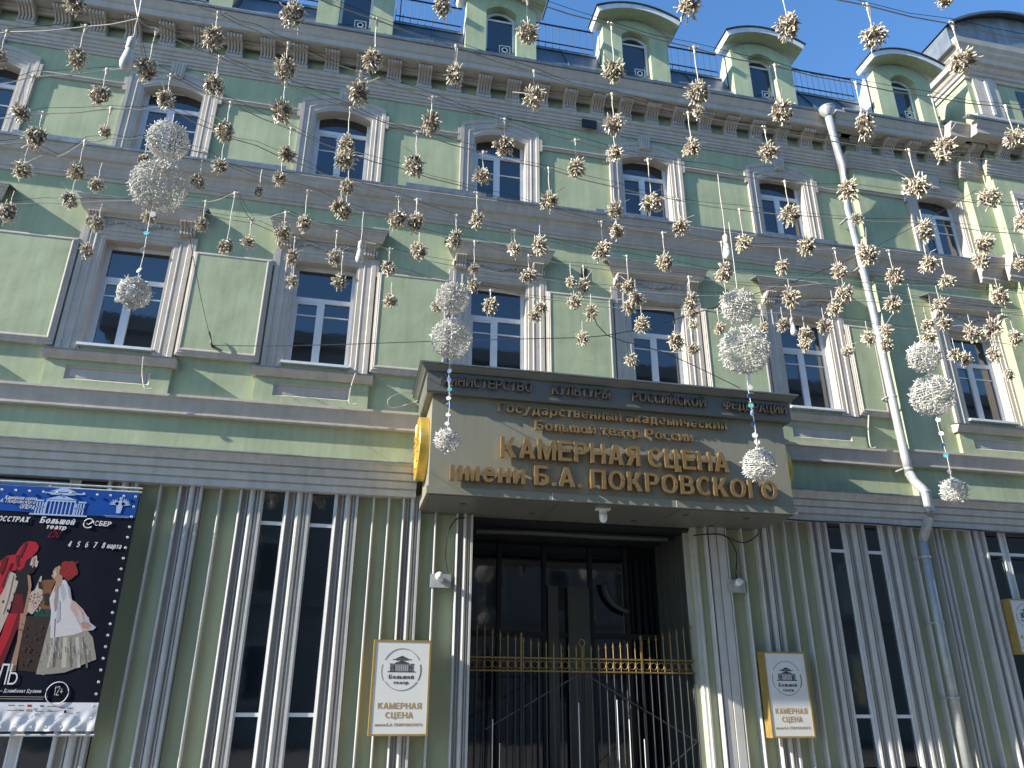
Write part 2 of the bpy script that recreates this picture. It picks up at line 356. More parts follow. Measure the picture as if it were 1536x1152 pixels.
def make_upper():
    r = link('window', frame_boxes(MB(), 11.02, 13.07, HW3, 12.57, 12.12, 13.0).mesh('window', 'upvc'), B)
    for a, b, c, d in ((-HW3+.05, HW3-.05, 12.60, 13.03), (-HW3+.05, -.06, 11.04, 12.54), (0, HW3-.05, 11.04, 12.54)):
        link('pane', MB().box(a, b, .225, .235, c, d).mesh('pane', 'glass'), r)
    part('surround', MB().loft(arch(0, HW3, 11.1, 12.86, .15), arch(0, .86, 11.1, 13.18, .19), SUR), 'trim', r)
    for e0, e1 in ((-.93, -.862), (.862, .93)): part('ear', MB().box(e0, e1, -.062, 0, 12.70, 13.02), 'trim', r)
    ks = MB()
    for i in range(4): ks.prism_y([(-.10+i*.052, 13.20), (-.062+i*.052, 13.20), (-.060+i*.055, 13.535), (-.105+i*.055, 13.535)], -.11, .0)
    ks.prism_y([(-.12, 13.17), (.12, 13.17), (.135, 13.54), (-.135, 13.54)], -.095, .005); part('keystone', ks, 'trim', r)
    return r
def hood_mb():
    h = [(y*.76, z) for y, z in [(0, 9.74), (-.10, 9.74), (-.12, 9.77), (-.20, 9.80), (-.26, 9.86), (-.30, 9.94), (-.33, 9.96), (-.33, 9.995), (-.365, 10.005), (-.365, 10.04), (0, 10.10)]]
    mb = MB(); xa, xb = 1.08, .88    # mitred ends
    n = len(h); vs = []
    for sgn in (-1, 1):
        for y, z in h: vs.append((sgn*(xb+(-y)*.82), y, z))
    fs = [(i, (i+1) % n, (i+1) % n+n, i+n) for i in range(n)]+[tuple(range(n-1, -1, -1)), tuple(range(n, 2*n))]
    mb.add(vs, fs); return mb
def ornament_mb(w, h, cnt, seed, yy=-.10):
    rnd = random.Random(seed); mb = MB()
    for i in range(cnt):
        t = (i+.5)/cnt; x = -w+2*w*t; z = h*.45*math.sin(t*9.4)*rnd.uniform(.4, 1)
        mb.blob((x, yy, z), rnd.uniform(.025, .055), rnd.uniform(.02, .045), rnd.uniform(.02, .045), 6, 3)
        if i % 3 == 0:
            a = rnd.uniform(0, 6.28); mb.tube([(x+.05*math.cos(a+q)*(1-q/7), yy-.015, z+.05*math.sin(a+q)*(1-q/7)) for q in [0, 1, 2, 3, 4, 5]], .012, 5)
    return mb
def make_lower():
    r = link('window', frame_boxes(MB(), Z2A+.03, Z2B, HW2, 8.60, 8.28, Z2B-.07).mesh('window', 'upvc'), B)
    for a, b, c, d in ((-HW2+.05, HW2-.05, 8.63, Z2B-.04), (-HW2+.05, -.06, Z2A+.08, 8.57), (0, HW2-.05, Z2A+.08, 8.57)):
        link('pane', MB().box(a, b, .225, .235, c, d).mesh('pane', 'glass'), r)
    part('surround', MB().loft(arch(0, HW2, 7.06, Z2B, 0), arch(0, .93, 7.06, 9.52, 0), SUR), 'trim', r)
    for e0, e1 in ((-.985, -.932), (.932, .985)): part('ear', MB().box(e0, e1, -.062, 0, 9.12, 9.50), 'trim', r)
    part('frieze', MB().box(-.90, .90, -.05, 0, 9.52, 9.745), 'trim', r)
    link('relief', ornament_mb(.56, .12, 24, 3, -.06).mesh('relief', 'trim', True), r, (0, 0, 9.63))
    for sx in (-1, 1):
        bm = MB(); p = [(0, 9.50), (-.10, 9.50), (-.135, 9.53), (-.13, 9.58), (-.16, 9.64), (-.22, 9.69), (-.25, 9.72), (-.25, 9.742), (0, 9.742)]
        bm.prism_x(p, -.11, .11)
        for i in range(4): bm.prism_x([(y-.02, z-.004) for y, z in p[1:-1]]+[(0, 9.7)], -.095+i*.055, -.065+i*.055)
        bm.lathe((-.12*sx*-1, -.09, 9.60), (sx, 0, 0), [(.02, -.01), (.075, 0), (.075, .02), (.03, .035)], 12)
        link('bracket', bm.mesh('bracket', 'trim'), r, (sx*.78, 0, 0))
    part('hood', hood_mb(), 'trim', r)
    part('hood_flashing', MB().prism_x([(-.285, 10.03), (-.285, 10.05), (0, 10.12), (0, 10.105)], -1.12, 1.12), 'roofedge', r)
    part('sill', MB().box(-.60, .60, -.09, .20, Z2A-.02, Z2A+.028), 'upvc', r)
    # apron under the window: sill cornice, block and sunk panel
    part('sill_cornice', MB().prism_x([(0, 6.86), (-.13, 6.86), (-.15, 6.90), (-.175, 6.93), (-.20, 6.98), (-.20, 7.01), (0, 7.055)], -1.04, 1.04), 'trim', r)
    part('sill_flashing', MB().prism_x([(-.215, 7.005), (-.21, 7.02), (0, 7.068), (0, 7.057)], -1.06, 1.06), 'roofmetal', r)
    ap = MB(); fr = arch(0, .66, 6.52, 6.76, 0, 2); 
    ap.loft([(-.66, 6.52), (-.66, 6.76), (.66, 6.76), (.66, 6.52), (-.66, 6.52)], [(-.98, 6.403), (-.98, 6.858), (.98, 6.858), (.98, 6.403), (-.98, 6.403)], [(0, -.05), (0, -.09), (1, -.09), (1, 0)])
    part('apron', ap, 'plaster', r)
    part('apron_panel', MB().loft([(-.60, 6.56), (-.60, 6.72), (.60, 6.72), (.60, 6.56), (-.60, 6.56)], [(-.658, 6.522), (-.658, 6.758), (.658, 6.758), (.658, 6.522), (-.658, 6.522)], [(0, -.05), (.6, -.065), (1, -.085), (1, -.05)]).box(-.60, .60, -.06, -.01, 6.56, 6.72), 'trim', r)
    return r
U = make_upper(); Lw = make_lower()
U.location = (COLS[0], 0, 0); Lw.location = (COLS[0], 0, 0)
for c in COLS[1:]: copy_tree(U, B, (c, 0, 0)); copy_tree(Lw, B, (c, 0, 0))
copy_tree(U, B, (CS, YS, 0)); copy_tree(Lw, B, (CS, YS, 0))

# raised panels between the first-floor windows
def panel(x0, x1, z0=7.12, z1=9.22):
    a, b, c, d = x0+.10, x1-.10, z0+.14, z1-.07
    mb = MB().loft([(a, c), (a, d), (b, d), (b, c), (a, c)], [(x0, z0), (x0, z1), (x1, z1), (x1, z0), (x0, z0)], [(0, -.08), (0, -.108), (.18, -.115), (.30, -.115), (.36, -.10), (.60, -.10), (.66, -.085), (1, -.075), (1, 0)])
    fr = part('wall_panel', mb, 'trim', B)
    part('panel_field', MB().box(a, b, -.105, -.02, c, d), 'plaster', fr)
for c0, c1 in zip(COLS[:-1], COLS[1:]): panel(c0+.965, c1-.965)
panel(COLS[0]-2.4, COLS[0]-.965); panel(COLS[-1]+.965, 10.84)
# string moulding between the top windows
for c0, c1 in zip([XL-.93]+COLS, COLS+[XS+.93]):
    part('string_moulding', MB().prism_x([(0, 12.78), (-.035, 12.78), (-.045, 12.82), (-.07, 12.84), (-.07, 12.86), (0, 12.88)], c0+.93, c1-.93), 'trim', B)
part('string_moulding', MB().prism_x([(YS, 12.78), (YS-.035, 12.78), (YS-.045, 12.82), (YS-.07, 12.84), (YS-.07, 12.86), (YS, 12.88)], XS, CS-.93), 'trim', B)
# carved panel on the far right projection
for z0, z1 in ((11.55, 13.0), (7.4, 9.6)):
    p = part('carved_panel', MB().loft([(15.05, z0+.1), (15.05, z1-.1), (17.5, z1-.1), (17.5, z0+.1), (15.05, z0+.1)], [(14.95, z0), (14.95, z1), (17.6, z1), (17.6, z0), (14.95, z0)], [(0, YB-.01), (0, YB-.05), (1, YB-.06), (1, YB)]).box(15.05, 17.5, YB-.012, YB-.001, z0+.1, z1-.1), 'trim', B)
    o = MB(); rnd = random.Random(5)
    for i in range(70):
        x, z = 15.12+rnd.random()*.9, z0+.2+rnd.random()*(z1-z0-.4); a = rnd.uniform(0, 6.28); s_ = rnd.choice([-1, 1])
        o.tube([(x+.09*math.cos(a+s_*q)*(1-q/7), YB-.04, z+.09*math.sin(a+s_*q)*(1-q/7)) for q in [0, .8, 1.6, 2.4, 3.2, 4, 5]], .02, 5); o.blob((x, YB-.03, z), .04, .04, .04, 6, 3)
    part('relief', o, 'whitesheet', p, True)
part('carved_frieze', MB().box(14.95, 18, YB-.05, YB-.001, 13.02, 13.10), 'trim', B)

# dormers and railings
def arcpts(cx, hw, z0, zs, rise): return arch(cx, hw, z0, zs, rise, 12)
def make_dormer():
    r = link('dormer', MB().loft(arcpts(0, .355, 14.9, 16.40, .17), arcpts(0, .82, 14.9, 16.56, .34), [(0, .10), (0, -.25), (1, -.25), (1, .0)]).mesh('dormer', 'plaster'), B)
    part('side_cheek', MB().add([(-.80, .05, 15.2), (-.80, .62, 15.9), (-.80, .08, 16.80), (-.80, .05, 16.80)], [(0, 1, 2, 3)]).box(.78, .80, .05, .45, 15.2, 16.6), 'whitesheet', r)
    part('corner_post', MB().box(-.815, -.76, 0.001, .06, 15.3, 16.5), 'iron', r)
    # barrel roof with pale fascia
    def ring(hw, zs, rise, n=14):
        pts = []
        for i in range(n+1):
            t = -1+2*i/n; pts.append((hw*t, zs+rise*(1-t*t)))
        return pts
    a, b = ring(1.05, 16.77, .30), ring(1.00, 16.63, .30)
    mb = MB(); n = len(a); Y0, Y1 = -.58, .06
    vs = [(x, Y0, z) for x, z in a]+[(x, Y0, z) for x, z in b]+[(x, Y1, z) for x, z in a]+[(x, Y1, z) for x, z in b]; fs = []
    for i in range(n-1): fs += [(i, i+1, n+i+1, n+i), (n+i, n+i+1, 3*n+i+1, 3*n+i), (2*n+i, 2*n+i+1, i+1, i), (2*n+i, 2*n+i+1, 3*n+i+1, 3*n+i)]
    fs += [(0, n, 3*n, 2*n), (n-1, 2*n-1, 4*n-1, 3*n-1)]
    mb.add(vs, fs); part('roof_fascia', mb, 'whitesheet', r)
    c = ring(1.08, 16.783, .305); mb = MB(); vs = []
    for Y in (-.62, .10):
        for x, z in c: vs.append((x, Y, z+.008))
        for x, z in c: vs.append((x, Y, z-.006))
    fs = []
    for i in range(n-1): fs += [(i, i+1, 2*n+i+1, 2*n+i), (n+i, n+i+1, 3*n+i+1, 3*n+i), (i, i+1, n+i+1, n+i)]
    fs += [(0, n, 3*n, 2*n), (n-1, 2*n-1, 4*n-1, 3*n-1)]
    mb.add(vs, fs); part('roof_sheet', mb, 'roofmetal', r)
    # soffit of the dormer roof meets the wall in green
    part('soffit', MB().add([(x*.98, y, z-.004) for y in (-.56, -.25) for x, z in b], [(i, i+1, n+i+1, n+i) for i in range(n-1)]), 'plaster', r)
    fr = MB().loft(arcpts(0, .295, 15.0, 16.34, .15), arcpts(0, .352, 14.95, 16.39, .165), [(0, -.02), (0, -.07), (1, -.07), (1, -.02)])
    fr.box(-.295, .295, -.065, -.03, 16.28, 16.33); part('frame', fr, 'upvc', r)
    part('pane', MB().prism_y(arcpts(0, .30, 14.95, 16.34, .155), -.045, -.035), 'glass', r)
    bx = MB()
    for q in ((-.02, .24, 15.30, 15.315), (-.02, .24, 15.50, 15.515)): bx.box(q[0], q[1], -.12, -.105, q[2], q[3])
    bx.box(-.02, -.005, -.12, -.105, 15.30, 15.515); bx.box(.225, .24, -.12, -.105, 15.30, 15.515)
    for i in range(3): bx.lathe((.11, -.11, 15.40), (0, 1, 0), [(.02+.025*i, 0), (.026+.025*i, .006)], 10)
    part('lamp_box', bx, 'whiteplastic', r)
    return r
DX = [-7.56, -4.22, -.86, 2.40, 5.68, 8.98, 12.86]
D0 = make_dormer(); D0.location = (DX[0], 0, 0)
for x in DX[1:]: copy_tree(D0, B, (x, -.15 if x > 12 else 0, 0))
for a, b in zip(DX, DX[1:]+[14.5+.85]):
    x0, x1 = a+.86, min(b-.86, 14.3)
    mb = MB(); y = .37
    mb.tube([(x0, y, 16.98), (x1, y, 16.98)], .022, 6); mb.tube([(x0, y, 16.40), (x1, y, 16.40)], .016, 6); mb.tube([(x0, y, 16.22), (x1, y, 16.22)], .018, 6)
    n = int((x1-x0)/.165)
    for i in range(n+1):
        x = x0+(x1-x0)*i/n; mb.tube([(x, y, 16.15), (x, y, 16.98)], .0075, 5)
    mb.tube([(x0+.1, y, 16.98), (x0+.1, 1.1, 16.1)], .015, 5); part('railing', mb, 'iron', B)

# attic block over the right projection
at_ = link('attic', MB().box(14.62, XR, YB+.02, .9, 14.66, 17.0).mesh('attic', 'plaster'), B)
prof = [(0, 16.62), (-.05, 16.62), (-.05, 16.72), (-.10, 16.74), (-.10, 16.82), (-.15, 16.86), (-.20, 16.95), (-.28, 16.98), (-.30, 17.12), (-.38, 17.2), (-.40, 17.28), (-.47, 17.36), (-.50, 17.50), (0, 17.56)]
mb = MB(); n = len(prof); X0, YF = 14.62, YB+.02; vs = []
for y, z in prof: vs.append((X0+y, .9, z))
for y, z in prof: vs.append((X0+y, YF+y, z))
for y, z in prof: vs.append((XR, YF+y, z))
fs = [(i, i+1, n+i+1, n+i) for i in range(n-1)]+[(n+i, n+i+1, 2*n+i+1, 2*n+i) for i in range(n-1)]+[tuple(range(n))]
mb.add(vs, fs); part('attic_cornice', mb, 'trim', at_)
mb = MB(); pts = []
for i in range(17):
    t = i/16; pts.append((14.08+(19.4-14.08)*t, 17.52+1.25*math.sin(math.pi*min(1, t*.93+.07))**.75))
mb.prism_y([(14.08, 17.3)]+pts+[(19.4, 17.3)], YF-.35, 1.2); part('attic_pediment', mb, 'roofedge', at_)  # dark sheet grey paints in the shade on the pediment front
mb = MB(); nn = len(pts)
mb.add([(x-.03, YF-.55, z+.03) for x, z in pts]+[(x-.03, 1.4, z+.03) for x, z in pts]+[(x-.03, YF-.55, z-.05) for x, z in pts], [(i, i+1, nn+i+1, nn+i) for i in range(nn-1)]+[(i, i+1, 2*nn+i+1, 2*nn+i) for i in range(nn-1)])
part('attic_roof', mb, 'roofmetal', at_)
for x0, x1 in ((14.78, 15.08), (15.20, 15.50)):
    part('pilaster', MB().box(x0, x1, YF-.06, YF-.001, 15.45, 16.62), 'trim', at_)
part('pilaster_strip', MB().box(15.10, 15.18, YF-.1, YF-.002, 15.45, 16.62), 'rib', at_)
part('base_moulding', MB().prism_x([(YF, 15.32), (YF-.08, 15.34), (YF-.08, 15.42), (YF, 15.45)], 14.6, XR), 'trim', at_)
part('window', MB().box(16.1, 16.9, YF-.02, YF-.005, 15.5, 16.5), 'glass', at_)

# ------------------------------------------------------------------ ground floor: green panels, ribs and bundled pilasters
GZ0, GZ1 = 0.62, 4.86
YG = -0.04
GREEN = [(-3.40, -2.77), (-2.42, -1.83), (.10, .88), (1.15, 1.80), (6.18, 6.42), (6.80, 7.47), (7.78, 8.60), (10.55, 11.32), (11.48, 12.14), (14.2, 15.0)]
BUND = [(-3.86, -3.42), (-2.79, -2.43), (-1.84, -1.48), (-1.10, -.70), (-.29, .09), (.83, 1.14), (1.76, 2.04), (7.44, 7.79), (8.59, 8.94), (9.31, 9.75), (10.12, 10.56), (11.28, 11.50), (12.12, 12.48), (13.85, 14.3)]
GLASS = [(-5.7, -4.42), (-4.30, -3.86), (-1.48, -1.10), (-.70, -.29), (8.94, 9.31), (9.75, 10.12), (12.48, 12.88), (12.98, 13.85)]
SX = lambda v: v*.986 if v > 6.3 or v < 0 else v
GREEN, BUND, GLASS = [[(SX(a), SX(b)) for a, b in L_] for L_ in (GREEN, BUND, GLASS)]
GF = part('ground_floor_wall', MB().box(XL, 2.0, .02, .5, 0, 4.9).box(6.18, XR, .02, .5, 0, 4.9), 'dark', B)
for a, b in GREEN: part('green_panel', MB().box(a, b, YG-.02, .01, 0.5, GZ1+.02), 'plaster_low', B)
def rib(x, w=.034, d=.16): part('rib', MB().prism_z([(x-w/2, YG-.021), (x-w/2, YG-d+.012), (x-w/2+.01, YG-d), (x+w/2-.01, YG-d), (x+w/2, YG-d+.012), (x+w/2, YG-.021)], .5, GZ1+.02), 'rib', B)
for x in (-3.08, -2.14, .345, .60, 1.40, 6.44, 6.83, 7.15, 8.05, 8.32, 10.84, 11.82, 14.6): rib(SX(x))
def bundle(a, b):
    w = b-a
    p = [(0, 0), (0, -.17), (.07, -.18), (.10, -.17), (.10, -.05), (.26, -.05), (.28, -.09), (.34, -.09), (.36, -.05), (.42, -.05), (.42, -.14), (.47, -.165), (.55, -.175), (.62, -.165), (.67, -.14), (.68, -.09), (.74, -.09), (.75, -.13), (.80, -.13), (.82, -.10), (.88, -.10), (.89, -.18), (1.0, -.18), (1.0, 0)]
    part('ribbed_pilaster', MB().prism_z([(a+t*w, YG+y) for t, y in p], .5, GZ1+.01), 'rib', B)
for a, b in BUND: bundle(a, b)
for i, (a, b) in enumerate(GLASS):
    wdw = MB(); f = .022; Y0, Y1 = -.175, .015
    wdw.box(a, a+f, Y0, Y1, .62, GZ1); wdw.box(b-f, b, Y0, Y1, .62, GZ1)
    for z in (1.41, 4.27 if i < 6 else 4.36): wdw.box(a+f, b-f, Y0+.01, Y1, z-.028, z+.028)
    r = part('window', wdw, 'upvc', B)
    for z0, z1 in ((.62, 1.40), (1.42, 4.26), (4.28, GZ1)): link('pane', MB().box(a+f, b-f, -.135, -.125, z0, z1).mesh('pane', 'glass_low'), r)
part('mullion', MB().box(SX(-4.42), SX(-4.30), -.17, .0, .62, GZ1), 'rib', B)
part('mullion', MB().box(SX(12.88), SX(12.98), -.17, .0, .62, GZ1), 'rib', B)
part('plinth', MB().box(XL, 2.0, -.22, .1, .12, .5).box(6.2, XR, -.22, .1, .12, .5), 'paving', B)
# smooth conduit casing right of the entrance
part('conduit_casing', MB().box(6.40, 6.54, -.18, -.05, .5, 4.86).box(6.555, 6.70, -.20, -.05, .5, 4.86), 'rib', B)
# entrance recess
R0, R1, RD = 2.04, 6.17, 1.9
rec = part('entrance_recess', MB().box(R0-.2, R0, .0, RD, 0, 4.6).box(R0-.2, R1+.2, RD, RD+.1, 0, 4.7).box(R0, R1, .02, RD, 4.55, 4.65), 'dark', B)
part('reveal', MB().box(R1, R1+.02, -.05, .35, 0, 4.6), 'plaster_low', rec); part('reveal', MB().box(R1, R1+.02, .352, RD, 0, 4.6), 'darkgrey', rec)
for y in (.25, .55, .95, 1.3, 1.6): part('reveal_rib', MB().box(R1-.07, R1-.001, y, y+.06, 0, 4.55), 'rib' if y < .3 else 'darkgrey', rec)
part('reveal_trim', MB().box(R1-.02, R1+.012, -.12, .02, .5, 4.6).box(R1-.06, R1-.021, -.06, .05, .5, 4.6), 'rib', rec)
part('door_glass', MB().box(R0, R1, RD-.06, RD-.05, 0, 4.5), 'glass_low', rec)
dg = MB()
for x in (2.9, 3.8, 4.75, 5.5): dg.box(x-.04, x+.04, RD-.12, RD-.061, 0, 4.5)
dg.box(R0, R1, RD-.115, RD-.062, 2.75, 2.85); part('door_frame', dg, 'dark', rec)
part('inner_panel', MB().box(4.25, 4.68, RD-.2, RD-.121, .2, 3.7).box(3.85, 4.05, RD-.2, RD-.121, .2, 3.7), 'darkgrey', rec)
part('arch_lamp', MB().tube([(5.55+.55*math.cos(a), RD-.25, 3.8+.55*math.sin(a)) for a in [math.pi*1.0+i*.16 for i in range(10)]], .05, 8), 'darkgrey', rec, True)
part('conduit', MB().tube([(2.2, .5, 4.45), (3.2, .55, 4.48), (4.6, .5, 4.46), (5.9, .55, 4.48)], .05, 8), 'darkgrey', rec)

# gate
GY = .22
G = empty('iron_gate', (4.05, GY, 0), 'dark iron gate with gold spear tips and a gold ring band in the doorway', 'gate')
def gp(name, mb, m): 
    o = part(name, mb, m, G, False); o.matrix_parent_inverse = Matrix.Translation((-4.05, -GY, 0)); return o
g0, g1 = 2.06, 6.10; gz = 2.19
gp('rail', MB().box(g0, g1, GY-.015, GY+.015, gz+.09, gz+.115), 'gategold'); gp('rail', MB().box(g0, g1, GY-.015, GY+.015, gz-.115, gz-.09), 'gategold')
NB = 30
for i in range(NB+1):
    x = g0+.03+(g1-g0-.06)*i/NB; u = abs(x-4.05)/2.0; top = 2.52+.38*u**1.9
    gp('bar', MB().tube([(x, GY, .1), (x, GY, gz-.115)], .011, 5), 'iron')
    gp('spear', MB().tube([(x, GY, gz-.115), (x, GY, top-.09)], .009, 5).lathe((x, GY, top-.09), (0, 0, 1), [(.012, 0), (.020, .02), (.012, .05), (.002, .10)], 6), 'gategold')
    if i < NB:
        xx = x+(g1-g0-.06)/NB/2
        gp('ring', MB().tube([(xx+.055*math.cos(a), GY, gz+.06*math.sin(a)) for a in [k*math.pi/6 for k in range(13)]], .007, 4, caps=False), 'gategold')
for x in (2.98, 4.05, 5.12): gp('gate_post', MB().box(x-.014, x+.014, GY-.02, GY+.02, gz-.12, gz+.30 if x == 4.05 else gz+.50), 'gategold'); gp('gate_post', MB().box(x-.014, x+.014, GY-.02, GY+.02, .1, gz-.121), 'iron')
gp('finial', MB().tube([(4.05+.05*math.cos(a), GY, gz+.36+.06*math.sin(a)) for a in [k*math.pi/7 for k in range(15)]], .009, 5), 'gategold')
for pts in ([(4.0, GY+.03, 2.05), (2.4, GY+.03, 1.2)], [(4.1, GY+.03, 2.05), (6.05, GY+.03, 1.0)], [(6.05, GY+.03, 1.0), (4.9, GY+.03, .2)]): gp('brace', MB().tube(pts, .012, 5), 'darkgrey')
for i, (x, h) in enumerate(((2.5, 1.35), (2.62, 1.0), (3.95, 1.6), (4.62, 1.65), (4.82, 1.35), (5.07, 1.05))):
    gp('upright_tube', MB().tube([(x, GY-.05, .1), (x, GY-.05, h)], .007, 6), 'whiteplastic')

# ------------------------------------------------------------------ canopy
C = empty('entrance_canopy', (4.3, 0, 4.55), 'olive grey metal canopy over the entrance carrying bronze theatre lettering', 'canopy')
def cpart(name, mb, m, smooth=False):
    o = part(name, mb, m, C, smooth); o.matrix_parent_inverse = Matrix.Translation((-4.3, 0, -4.55)); return o
CX0, CX1, CY = 1.13, 7.44, -1.38
cpart('sign_board', MB().box(CX0, CX1, CY, 0.0, 4.72, 6.26), 'canopy')
cpart('bottom_strip', MB().box(CX0-.03, CX1+.03, CY-.04, 0.0, 4.60, 4.717), 'canopy')
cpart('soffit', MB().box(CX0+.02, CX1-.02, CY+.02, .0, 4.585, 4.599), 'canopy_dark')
for x in (3.25, 5.35): cpart('soffit_seam', MB().box(x-.004, x+.004, CY+.03, -.02, 4.580, 4.584), 'darkgrey')
for x in (3.13, 5.26): cpart('strip_seam', MB().box(x-.005, x+.005, CY-.043, CY-.038, 4.60, 4.717), 'signwhite')
pr = [(0, 6.255), (-.10, 6.255), (-.115, 6.29), (-.115, 6.62), (-.15, 6.63), (-.17, 6.66), (-.21, 6.70), (-.235, 6.715), (-.235, 6.735), (0, 6.78)]
mb = MB(); n = len(pr); vs = []
for y, z in pr: vs.append((CX0+y, 0, z))
for y, z in pr: vs.append((CX0+y, CY+y, z))
for y, z in pr: vs.append((CX1-y, CY+y, z))
for y, z in pr: vs.append((CX1-y, 0, z))
fs = []
for k in range(3): fs += [(k*n+i, k*n+i+1, (k+1)*n+i+1, (k+1)*n+i) for i in range(n-1)]
fs += [(n-1, 2*n-1, 3*n-1, 4*n-1), (0, n, 2*n, 3*n)]
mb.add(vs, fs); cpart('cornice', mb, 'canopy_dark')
# crumpled sheet on top
x = CX0-.25; rnd = random.Random(2)
while x < CX1+.24:
    x1 = min(x+rnd.uniform(.5, 1.1), CX1+.25); h0, h1 = rnd.uniform(0, .012), rnd.uniform(0, .012)
    cpart('top_flashing', MB().add([(x, CY-.245, 6.725), (x1, CY-.245, 6.725), (x1, CY-.245, 6.745+h1), (x, CY-.245, 6.745+h0), (x, 0, 6.79+h0), (x1, 0, 6.79+h1)], [(0, 1, 2, 3), (3, 2, 5, 4)]), 'roofedge'); x = x1
for (x, y) in ((1.75, -.9), (2.0, -.25), (3.0, -.5), (4.9, -.35), (5.6, -1.0), (6.4, -.3), (6.73, -1.0)):
    cpart('recessed_spotlight', MB().lathe((x, y, 4.572), (0, 0, 1), [(.02, .004), (.05, .004), (.055, 0), (.055, .012)], 14), 'lettermetal')

